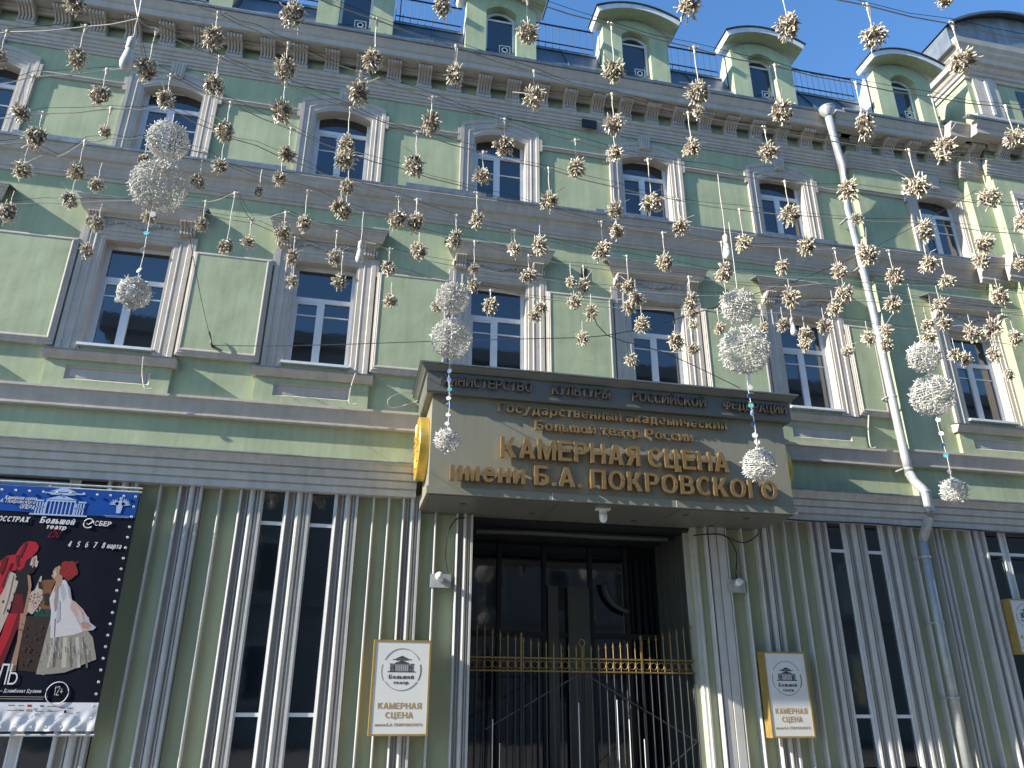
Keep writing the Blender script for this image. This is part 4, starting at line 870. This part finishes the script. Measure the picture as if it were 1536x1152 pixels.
for k in range(26):
    x_ = rq.uniform(320, 670); y_ = rq.uniform(200, 335); poly(Bq, [(x_, y_), (x_+5, y_-3), (x_+9, y_+40), (x_+3, y_+44)], rq.choice(['p_silver2', 'p_silver3', 'p_dress2']))
for k in range(22):
    x_ = rq.uniform(225, 322); y_ = rq.uniform(985, 1130); poly(A, [(x_, y_), (x_+9, y_-3), (x_+11, y_+10), (x_+1, y_+11)], rq.choice(['p_pale', 'p_skin', 'p_black']))
# header emblems
im = MB(); c_ = at(*A(455, 385), PY); icon(im, c_.x, c_.z, .80, PY+.006); pp('emblem', im, 'p_bluewhite')
im = MB(); c_ = at(*A(940, 305), PY)
im.prism_y([(c_.x-.03, c_.z-.12), (c_.x+.03, c_.z-.12), (c_.x+.05, c_.z+.04), (c_.x, c_.z+.10), (c_.x-.05, c_.z+.04)], PY+.0045, PY+.006)
for sg in (-1, 1):
    for k in range(5):
        a_ = .2+k*.32; im.prism_y([(c_.x+sg*.03, c_.z), (c_.x+sg*(.04+.10*math.cos(a_-.1)), c_.z+.10*math.sin(a_-.1)), (c_.x+sg*(.04+.12*math.cos(a_)), c_.z+.12*math.sin(a_)), (c_.x+sg*.02, c_.z+.03)], PY+.0045, PY+.006)
im.box(c_.x-.02, c_.x+.02, PY+.0045, PY+.006, c_.z+.09, c_.z+.13); im.box(c_.x-.2, c_.x+.2, PY+.0045, PY+.006, c_.z-.165, c_.z-.16); im.box(c_.x-.17, c_.x+.17, PY+.0045, PY+.006, c_.z-.185, c_.z-.18)
pp('eagle_emblem', im, 'p_bluewhite')
def pfn(o, loc): o.parent = POS; o.location = Vector(loc)-PL
def ptext(s_, f, p0, p1, h, m, bold=.02, shear=0.0, Y=PY+.005):
    a, b = at(*f(*p0), PY), at(*f(*p1), PY); text(s_, a.x, b.x, a.z, h, Y, m, pfn, .0008, bold, shear, (b.z-a.z)/(b.x-a.x), joined='lettering')
ptext('Камерная сцена', A, (35, 252), (283, 265), .058, 'p_white', .02, .2)
ptext('им. Б. А. Покровского', A, (-110, 270), (272, 294), .055, 'p_white', .01, .2)
ptext('ОПЕРА', A, (150, 326), (264, 336), .065, 'p_white', .02, .2)
ptext('РОССТРАХ', A, (-60, 425), (218, 436), .08, 'p_white', .045, .2)
ptext('Большой', A, (308, 440), (578, 458), .095, 'p_white', .04, .2)
ptext('театр', A, (358, 485), (514, 497), .07, 'p_white', .04, .2)
ptext('250', A, (372, 552), (458, 556), .14, 'p_redink', -.02, .25)
ptext('СБЕР', A, (738, 462), (868, 470), .075, 'p_white', .04, .1)
cc = at(*A(697, 445), PY)
pp('emblem', MB().tube([(cc.x+.07*math.cos(k*math.pi/8), PY+.005, cc.z+.07*math.sin(k*math.pi/8)) for k in range(15)], .009, 4).tube([(cc.x-.03, PY+.005, cc.z), (cc.x, PY+.005, cc.z-.02), (cc.x+.07, PY+.005, cc.z+.04)], .009, 4), 'p_white')
for s_, x in (('4', 528), ('5', 596), ('6', 662), ('7', 728), ('8', 794)): ptext(s_, A, (x, 628+(x-528)*.04), (x+22, 629+(x-528)*.04), .085, 'p_white', .03, .2)
ptext('марта', A, (836, 640), (946, 646), .078, 'p_white', .03, .2)
ptext('ЛЬ', Bq, (-35, 528), (118, 532), .27, 'p_white', -.005)
ptext('КОРОЛЬ — Дзамболат Дулаев', Bq, (-150, 586), (304, 592), .045, 'p_white', .01)
ptext('12+', Bq, (396, 610), (460, 612), .12, 'p_white', -.015)
c_ = at(*Bq(425, 594), PY)
pp('age_ring', MB().tube([(c_.x+.145*math.cos(k*math.pi/14), PY+.005, c_.z+.145*math.sin(k*math.pi/14)) for k in range(29)], .006, 4), 'p_white')
for (x0_, x1_, y_) in ((0, 355, 622), (0, 320, 638)): poly(Bq, [(x0_-200, y_-6), (x1_, y_), (x1_, y_+3), (x0_-200, y_-3)], 'p_silver2')
for (x, y, w_, h_, m_) in ((60, 685, 50, 8, 'p_silver3'), (135, 687, 45, 7, 'p_silver3'), (203, 688, 34, 18, 'p_redink'), (298, 690, 30, 14, 'p_silver3'), (352, 694, 65, 6, 'p_silver3'), (445, 704, 36, 8, 'p_redink'), (500, 706, 42, 8, 'p_silver3'), (476, 732, 18, 22, 'p_black'), (196, 724, 46, 18, 'p_silver'), (50, 722, 75, 6, 'p_silver3'), (140, 722, 40, 10, 'p_silver3'), (262, 730, 60, 6, 'p_silver3'), (345, 730, 65, 6, 'p_silver3')):
    poly(Bq, [(x, y-h_/2), (x+w_, y-h_/2+1), (x+w_, y+h_/2+1), (x, y+h_/2)], m_)
# eyelets and rods
ey = MB().lathe((0, 0, 0), (0, -1, 0), [(.006, 0), (.006, .008), (.018, .010), (.022, 0)], 10).mesh('eyelet', 'zinc', True)
k = 0
z = pz1-.05
while z > pz0+.02: e = link('eyelet', ey, POS, Vector((px1-.05, PY-.006, z))-PL); z -= .158
x = px1-.22
while x > px0: link('eyelet', ey, POS, Vector((x, PY-.006, pz1-.05))-PL); link('eyelet', ey, POS, Vector((x, PY-.006, pz0+.05))-PL); x -= .19
for z in (pz1+.03, pz1+.09, pz0-.05): pp('rod', MB().tube([(px0, PY+.03, z), (px1+.02, PY+.03, z)], .018, 6), 'zinc')
for x in (px1-.45, px1-1.3, px1-2.2): pp('rod_clamp', MB().box(x-.02, x+.02, PY+.02, -.2, pz1+.02, pz1+.07).box(x-.02, x+.02, PY+.02, -.2, pz0-.07, pz0-.03), 'zinc')

# ------------------------------------------------------------------ festoon net over the street
ZN = 6.80
WIRES = [
 [(255,-12),(282,0),(328,20),(384,45),(433,66),(541,109),(649,147),(757,180),(863,211),(970,235),(1075,255),(1177,273),(1283,283),(1400,296),(1545,310)],
 [(207,28),(235,45),(330,86),(429,125),(526,163),(626,199),(725,229),(823,253),(920,280),(1017,300),(1109,315),(1230,325),(1390,335),(1545,352)],
 [(207,28),(129,40),(11,48),(-20,50)],
 [(430,-28),(460,-10),(566,30),(684,70),(801,108),(918,142),(1032,170),(1147,192),(1250,212),(1363,226),(1470,238),(1545,242)],
 [(735,-20),(791,0),(917,37),(1041,72),(1162,99),(1283,125),(1397,145),(1508,160),(1550,164)],
 [(1120,-30),(1171,-22),(1300,8),(1428,36),(1550,60)],
 [(207,28),(217,95),(257,113),(346,155),(437,194),(531,232),(601,252),(690,278),(768,300),(902,334),(994,350),(1082,364),(1180,371),(1252,374),(1333,377),(1412,390),(1545,400)],
 [(-20,128),(50,115),(161,105),(217,95)],
 [(-20,178),(65,170),(167,163),(252,162),(320,195),(384,218),(462,250),(510,268),(599,297),(685,324),(772,347),(855,368),(940,385),(1023,398),(1105,408),(1240,418),(1400,430),(1545,440)],
 [(-20,214),(40,214),(85,235),(128,212),(165,207),(220,207),(306,230),(378,262),(462,287),(546,315),(585,330),(640,348),(712,363),(793,384),(875,400),(1033,416),(1150,430),(1243,425),(1350,442),(1545,475)],
 [(-20,305),(65,304),(150,302),(240,296),(309,303),(353,290),(378,330),(429,319),(506,348),(585,374),(661,395),(790,414),(930,435),(1100,445),(1300,452),(1545,470)],
 [(300,318),(380,335),(443,357),(515,380),(580,400),(712,432),(736,436),(850,452),(930,462),(1076,465),(1180,470),(1290,482),(1400,498),(1545,520)],
]
wl = ['first','second','third','fourth','fifth','sixth','seventh','eighth','ninth','tenth','eleventh','twelfth']
wlab = ['festoon wire from above the second dormer down to the right edge below the attic', 'festoon wire fanning right from the knot at top left, along the upper windows', 'festoon wire running left from the knot at top left',
 'festoon wire crossing the bracketed cornice from the second dormer rightwards', 'festoon wire crossing the third dormer and the railings to the right', 'topmost festoon wire against the sky at upper right',
 'festoon wire dropping from the knot and crossing the storey ledge', 'short festoon wire level with the arched window at far left', 'festoon wire swagging past the upper white ball into the middle of the facade',
 'festoon wire sagging along the storey ledge at left and the hoods at right', 'festoon wire over the carved hoods of the first floor windows', 'lowest long festoon wire passing the first floor window heads']
for i, wr in enumerate(WIRES):
    pts = []
    for j, (x, y) in enumerate(wr):
        pts.append(net(x, y, ZN))
        if j < len(wr)-1:
            q = (net(x, y, ZN)+net(wr[j+1][0], wr[j+1][1], ZN))/2; q.z -= .02; pts.append(q)
    o = cable('festoon_wire', pts, .0055, 'wire', wlab[i], 2, 'wire', 'festoon wires of the street decoration')
    off = [p+Vector((.0, .0, .02+.05*abs(math.sin(k_*.7)))) for k_, p in enumerate(pts)]
    t = MB().tube([Vector(p) for p in off], .0028, 4); o2 = part('carrier_wire', t, 'cable', o)

def tangle(seed, nst=110, R=.078, stray=True):
    rnd = random.Random(seed); mb = MB()
    sx, sy_, sz = rnd.uniform(.75, 1.2), rnd.uniform(.75, 1.2), rnd.uniform(.85, 1.35); lob = Vector((rnd.uniform(-.35, .35), rnd.uniform(-.35, .35), rnd.uniform(-.6, .3)))
    for i in range(14):      # core loops
        a = rnd.uniform(0, 6.28); b = rnd.uniform(-1, 1); pts = []
        for k in range(6):
            t = a+k*.9; pts.append((R*.75*sx*math.cos(t), R*.75*sy_*math.sin(t+b), R*.7*sz*math.sin(t*1.3+b*2)))
        mb.tube(pts, .006, 4, 2)
    for i in range(nst):
        u = rnd.uniform(-1, 1); th = rnd.uniform(0, 6.283); s_ = math.sqrt(1-u*u); d = Vector((s_*math.cos(th), s_*math.sin(th), u))
        p = Vector((d.x*R*sx, d.y*R*sy_, d.z*R*sz))*rnd.uniform(.45, .95)*(1+.5*max(0, d.dot(lob)))
        q = (d*.55+Vector((rnd.gauss(0, .75), rnd.gauss(0, .75), rnd.gauss(-.25, .85)))).normalized(); L = rnd.uniform(.045, .068); r = rnd.uniform(.0058, .0086)
        mb.tube([p, p+q*L*.55, p+q*L*.62], [r*.8, r, r*.95], 5, 0); mb.tube([p+q*L*.62, p+q*L*.9, p+q*L], [r*.8, r*.7, r*.3], 5, 1)
    if stray:
        a = rnd.uniform(0, 6.28); mb.tube([(0, 0, R*.6), (.08*math.cos(a), .08*math.sin(a), R+.03), (.17*math.cos(a), .17*math.sin(a), R+.05+rnd.uniform(-.05, .05))], .0035, 4, 3)
    return mb.mesh('bulb_tangle', ['tan', 'tip', 'twig', 'cord'])
TG = [tangle(s_, stray=(s_ % 2 == 0)) for s_ in range(16)]
cordm = MB().tube([(0, 0, 0), (.004, .002, .3), (-.004, 0, .6), (0, 0, 1)], .0042, 5).mesh('cord', 'cord')
clipm = MB().lathe((0, 0, 0), (0, 0, -1), [(.006, -.02), (.014, -.012), (.014, .01), (.008, .02), (.007, .055)], 8).tube([(-.035, 0, .0), (.035, 0, .004)], .007, 5).mesh('clip', 'cord')
BUN = """112 4 13|119 88 15 129 40|8 92 15 11 48|217 103 16 235 45|320 57 16 328 20|322 128 16 330 86|36 171 14 50 115|156 144 14 161 105|245 147 14 257 113|56 206 14 65 170|336 197 13 346 155|165 200 9 167 163|32 255 14|117 258 13 128 212|145 277 11|330 249 13|298 272 12 306 230|215 241 11|441 20 17|426 102 16 433 66|422 166 16 429 125|557 89 16 566 30|537 139 17 541 109|429 231 12 437 194|420 268 12|519 216 13 526 163|517 239 14|663 8 16|681 111 16 684 70|645 185 15 649 147|755 219 15 757 180|725 264 15 725 229|622 248 15 626 199|388 287 8|521 281 11|792 50 15 791 0|801 147 16 801 108|865 252 14 863 211|921 107 17 917 37|920 186 14 918 142|922 229 12|1033 5 18|1050 138 17 1041 72|1048 168 9|1038 221 15 1032 170|1177 41 18 1171 -22|1309 55 18 1300 8|1448 90 20 1428 36|1174 166 16 1162 99|1296 187 15 1283 125|1419 222 17 1397 145|1520 208 16 1508 160|1151 228 14 1147 192|1272 285 15|1375 280 15 1363 226|1416 2 10|105 300 12|12 318 12|146 336 10|131 376 10|226 324 11|302 337 12 309 303|340 370 11 353 290|372 362 11 378 330|510 310 13|518 318 13|458 335 11 462 287|424 350 12 429 319|438 386 9 443 357|438 422 10|502 387 11 506 348|511 423 10 515 380|595 328 13 599 297|619 333 13 626 300|628 376 12|713 330 12 716 290|683 360 14 685 324|580 402 12 585 374|586 451 10|711 403 9 712 363|711 428 9|734 458 12 736 436|770 373 12 772 347|655 460 8|821 301 14 823 253|810 368 13|922 315 12|925 347 12|974 305 15 972 240|902 375 13 902 334|1019 341 13 1017 300|995 394 13 994 350|1117 364 13 1109 315|1087 408 12 1082 364|793 414 11 793 384|811 461 10|802 473 9|856 423 8|876 429 12 875 400|861 453 11|887 468 10|874 507 10|940 430 10 940 385|954 447 12|945 460 11|963 485 12|948 540 9|1033 455 12 1033 416|1038 469 10|1014 512 12|1040 523 9|1040 487 8|1080 492 9 1076 465|1146 490 9|1090 450 10|1186 322 15 1177 273|1210 368 14|1286 328 10|1301 382 14|1387 346 14|1392 396 13|1484 296 16|1475 366 14|1472 391 12|1260 407 13 1252 374|1342 415 13 1333 377|1340 456 13|1418 423 12 1412 390|1410 456 11|1418 484 11|1173 400 9|1186 447 13|1175 487 10|1208 500 11|1208 516 10|1237 488 11|1251 463 11|1267 440 12|1271 527 9|1303 507 9|1328 496 9|1330 518 9|1391 487 9|1393 505 11|1434 532 10|1449 538 11|1458 498 11|1500 445 13|1489 493 12|1491 531 10|1523 507 11|1513 561 9|1352 350 0|545 500 0|1535 333 13|1530 395 10"""
rows = []
for s_ in BUN.split('|'):
    v = [float(t) for t in s_.split()]
    if v[2] < 1: continue
    rows.append(v)
def zone(x, y):
    p = at(x, y, 0); cols = [(-7.56, 'far left edge'), (-4.22, 'first whole window column'), (-.88, 'second window column'), (2.45, 'third window column'), (5.79, 'fourth window column'), (9.14, 'fifth window column'), (13.2, 'column right of the downpipe')]
    c = min(cols, key=lambda t: abs(t[0]-p.x))[1]
    r = 'against the roof' if p.z > 15.3 else 'over the bracketed cornice' if p.z > 13.5 else 'over the arched top storey' if p.z > 11.2 else 'over the storey ledge' if p.z > 10.2 else 'over the window hoods' if p.z > 9.3 else 'over the first floor windows'
    return r, c
zs_ = {}
for i, v in enumerate(rows): zs_.setdefault(zone(v[0], v[1]), []).append(i)
ordn = ['first', 'second', 'third', 'fourth', 'fifth', 'sixth', 'seventh', 'eighth', 'ninth', 'tenth', 'eleventh', 'twelfth', 'thirteenth', 'fourteenth']
labs = {}
for (r, c), ids in zs_.items():
    ids.sort(key=lambda i: rows[i][0])
    for k, i in enumerate(ids):
        q_ = 'sole' if len(ids) == 1 else ordn[k]+'-from-left'
        labs[i] = '%s fairy light tangle %s, %s' % (q_, r, c)
for i, v in enumerate(rows):
    x, y, rp = v[:3]
    if len(v) > 3:
        Wp = net(v[3], v[4], ZN)
        d = ray(x, y); hd = math.hypot(Wp.x-CAM.x, Wp.y-CAM.y); t = hd/math.hypot(d.x, d.y); z = CAM.z+d.z*t
        P = Vector((Wp.x, Wp.y, z)); clen = max(.05, ZN-z)
    else:
        P = net(x, y, 6.52); clen = ZN-6.52
    dist = (P-CAM).dot(FWD); R = rp*dist/FPX; sc = R/.098*random.uniform(.92, 1.12)
    e = empty('fairy_light_tangle', P, labs[i], 'fairy lights', 'tan fairy light tangles hanging on the festoon wires')
    rz = random.uniform(0, 6.28)
    link('bulb_tangle', TG[(i*7) % 16], e, (0, 0, 0), (random.uniform(-.3, .3), random.uniform(-.3, .3), rz), (sc, sc, sc*random.uniform(.9, 1.2)))
    link('cord', cordm, e, (0, 0, R*.5), None, (1, 1, max(.03, clen-R*.5)))
    if len(v) > 3: link('clip', clipm, e, (0, 0, clen), (0, 0, random.uniform(-.5, .5)), (1.2, 1.2, 1.2))

# white light balls
def ball(R, nb, seed):
    rnd = random.Random(seed); mb = MB()
    for k in range(15):
        t = -0.93+1.86*k/14; r = R*math.sqrt(1-t*t); mb.tube([(r*math.cos(a*math.pi/12), r*math.sin(a*math.pi/12), R*t) for a in range(25)], .0035, 4, 0, False)
    for k in range(7):
        a0 = k*math.pi/7; mb.tube([(R*math.cos(a*math.pi/12)*math.cos(a0), R*math.cos(a*math.pi/12)*math.sin(a0), R*math.sin(a*math.pi/12)) for a in range(25)], .0035, 4, 0, False)
    for k in range(90):      # wandering light cord
        u = rnd.uniform(-1, 1); th = rnd.uniform(0, 6.283); pts = []
        for j in range(5):
            s_ = math.sqrt(max(0, 1-u*u)); pts.append(Vector((s_*math.cos(th), s_*math.sin(th), u))*R*rnd.uniform(.97, 1.03)); th += rnd.uniform(.1, .35); u = max(-1, min(1, u+rnd.uniform(-.18, .18)))
        mb.tube(pts, .0042, 4, 0)
    for i in range(nb):
        u = rnd.uniform(-1, 1); th = rnd.uniform(0, 6.283); s_ = math.sqrt(1-u*u); d = Vector((s_*math.cos(th), s_*math.sin(th), u))
        q = (d*.35+Vector((rnd.gauss(0, .7), rnd.gauss(0, .7), rnd.gauss(0, .7)))).normalized(); p = d*R*rnd.uniform(.95, 1.01); L = rnd.uniform(.03, .052)
        mb.tube([p, p+q*L*.7, p+q*L], [.0042, .0056, .002], 5, 1)
    return mb.mesh('light_ball', ['ballwire', 'ballwhite'])
balls = {}
def get_ball(R):
    k = round(R, 2)
    if k not in balls: balls[k] = ball(k, int(640*(k/.28)**2.0), int(k*1000))
    return balls[k], R/k
CH = [((237, 280, 41), (246, 210, 31), (204, 440, 25), 7.6, 'ornament of three white light balls before the leftmost full window column'),
      ((677, 508, 32), (676, 447, 25), (676, 661, 19), 9.6, 'ornament of three white light balls above the canopy\'s left corner'),
      ((1117, 525, 38), (1108, 460, 27), (1138, 697, 25), 8.3, 'ornament of three white light balls before the canopy\'s right corner'),
      ((1399, 593, 32), (1386, 535, 24), (1437, 735, 19), 9.6, 'ornament of three white light balls right of the downpipe')]
chroot = []
discm = {k: MB().lathe((0, 0, 0), (0, 1, 0), [(.002, 0), (.030, 0), (.030, .004), (.002, .004)], 16).mesh('disc', k) for k in ('discw', 'discb', 'discc', 'disco')}
for ci, (big, top, bot, dd, lab) in enumerate(CH):
    d = ray(big[0], big[1]).normalized(); depth = dd; P = CAM+d*(depth/d.dot(FWD))
    e = empty('ball_ornament', P, lab, 'light ornament', 'white light ball ornaments')
    def zat(px_, py_):
        dr = ray(px_, py_); t = math.hypot(P.x-CAM.x, P.y-CAM.y)/math.hypot(dr.x, dr.y); return CAM.z+dr.z*t
    for (x, y, rp) in (big, top, bot):
        z = zat(x, y); dist = (Vector((P.x, P.y, z))-CAM).dot(FWD); R = rp*.93*dist/FPX
        me, s_ = get_ball(R); o = link('light_ball', me, e, (0, 0, z-P.z), (random.uniform(-.3, .3), random.uniform(-.3, .3), random.random()*6), (s_, s_, s_))
    zb, zl, zt = 0, zat(bot[0], bot[1])-P.z, zat(top[0], top[1])-P.z
    link('cord', MB().tube([(0, 0, zl), (.01, 0, zl*.66), (-.012, .01, zl*.33), (0, 0, 0), (0, 0, zt), (0, 0, max(zt+.35, ZN+.02-P.z))], .0045, 5).mesh('cord', 'cord'), e)
    Rb = big[2]*dist/FPX
    z = -Rb-.07; i = 0; cols_ = ['discw', 'discw', 'discb', 'discc', 'discw', 'discb', 'discw', 'discw', 'discb', 'discw', 'disco'] if ci != 0 else ['discw', 'discc', 'discw', 'discw', 'discc']
    step = .085 if ci in (1, 2) else .15
    while z > zl+bot[2]*dist/FPX+.03:
        link('disc', discm[cols_[i % len(cols_)]], e, (random.uniform(-.012, .012), 0, z), (random.uniform(-.4, .4), random.uniform(-.3, .3), random.uniform(-.7, .7))); z -= step*random.uniform(.8, 1.5); i += 1
        link('disc_tie', MB().tube([(0, 0, 0), (random.uniform(-.05, .05), 0, random.uniform(-.03, .03))], .003, 4).mesh('disc_tie', 'ballwhite'), e, (0, 0, z+.04))
# hangers of the top left ornament
k0 = net(207, 28, ZN)
cable('hanger_cable', [net(200, -10, ZN+.6), k0], .006, 'cord', 'left of two pale cables meeting at the top left knot')
cable('hanger_cable', [net(214, -10, ZN+.6), k0], .006, 'cord', 'right of two pale cables meeting at the top left knot')
# single bulbs on cords
bulbm = MB().lathe((0, 0, 0), (0, 0, -1), [(.012, -.10), (.022, -.09), (.024, -.03), (.028, -.02), (.034, .02), (.040, .06), (.034, .095), (.015, .115)], 14, 0).mesh('bulb', 'glassbulb', True)
capm = MB().lathe((0, 0, 0), (0, 0, -1), [(.010, -.15), (.026, -.13), (.027, -.05), (.024, -.045)], 12).mesh('socket', 'cord', True)
for (x, y, ax, ay, sc, lab) in ((195, 84, 207, 28, 1.3, 'large hanging lamp bulb below the top left knot'), (541, 380, 546, 315, 1.1, 'hanging lamp bulb before the second window\'s hood'), (1093, 372, 1076, 256, 1.1, 'hanging lamp bulb on a long cord right of the fourth column'), (1186, 492, 1180, 430, 1.0, 'small hanging lamp bulb before the fifth first floor window')):
    Wp = net(ax, ay, ZN); d = ray(x, y); t = math.hypot(Wp.x-CAM.x, Wp.y-CAM.y)/math.hypot(d.x, d.y); P = Vector((Wp.x, Wp.y, CAM.z+d.z*t))
    e = empty('hanging_bulb', P, lab, 'light bulb', 'single bulbs hanging on cords'); link('bulb', bulbm, e, None, None, (sc,)*3); link('socket', capm, e, None, None, (sc,)*3)
    link('cord', cordm, e, (0, 0, .14*sc), None, (1, 1, max(.05, ZN-P.z-.14*sc)))
# thin black anchor wire on the facade and the long pale one crossing it
an = at(318, 518, -.17)
cable('anchor_wire', [an, at(400, 519, -.6), at(500, 517, -1.2), at(650, 512, -2.2), at(800, 508, -3.0), at(911, 503, -3.4), at(1023, 476, -3.6), at(1110, 448, -3.2), at(1250, 400, -2.2), at(1380, 335, -1.0), at(1465, 285, -.70)], .007, 'cable', 'thin black tension wire from the left panel anchor across to the right projection', 3, 'wire')
cable('anchor_wire', [an, net(300, 440, 6.6), net(280, 330, ZN)], .004, 'cable', 'thin wire rising from the wall anchor to the light balls', 3, 'wire')
cable('anchor_wire', [net(884, 455, ZN), at(911, 503, -3.4), at(1000, 530, -2.2), at(1110, 582, -1.62)], .007, 'cable', 'thin black wire dropping from the net to the canopy top', 3, 'wire')
tag(part('wall_anchor', MB().tube([at(314, 498, -.17), at(317, 514, -.21), an], .016, 6).tube([an, at(333, 526, -.13)], .010, 5).tube([an+Vector((0, -.04, 0)), an+Vector((0, .06, 0))], .02, 8), 'iron', None), 'black turnbuckle wall anchor on the green panel between two windows', 'anchor')
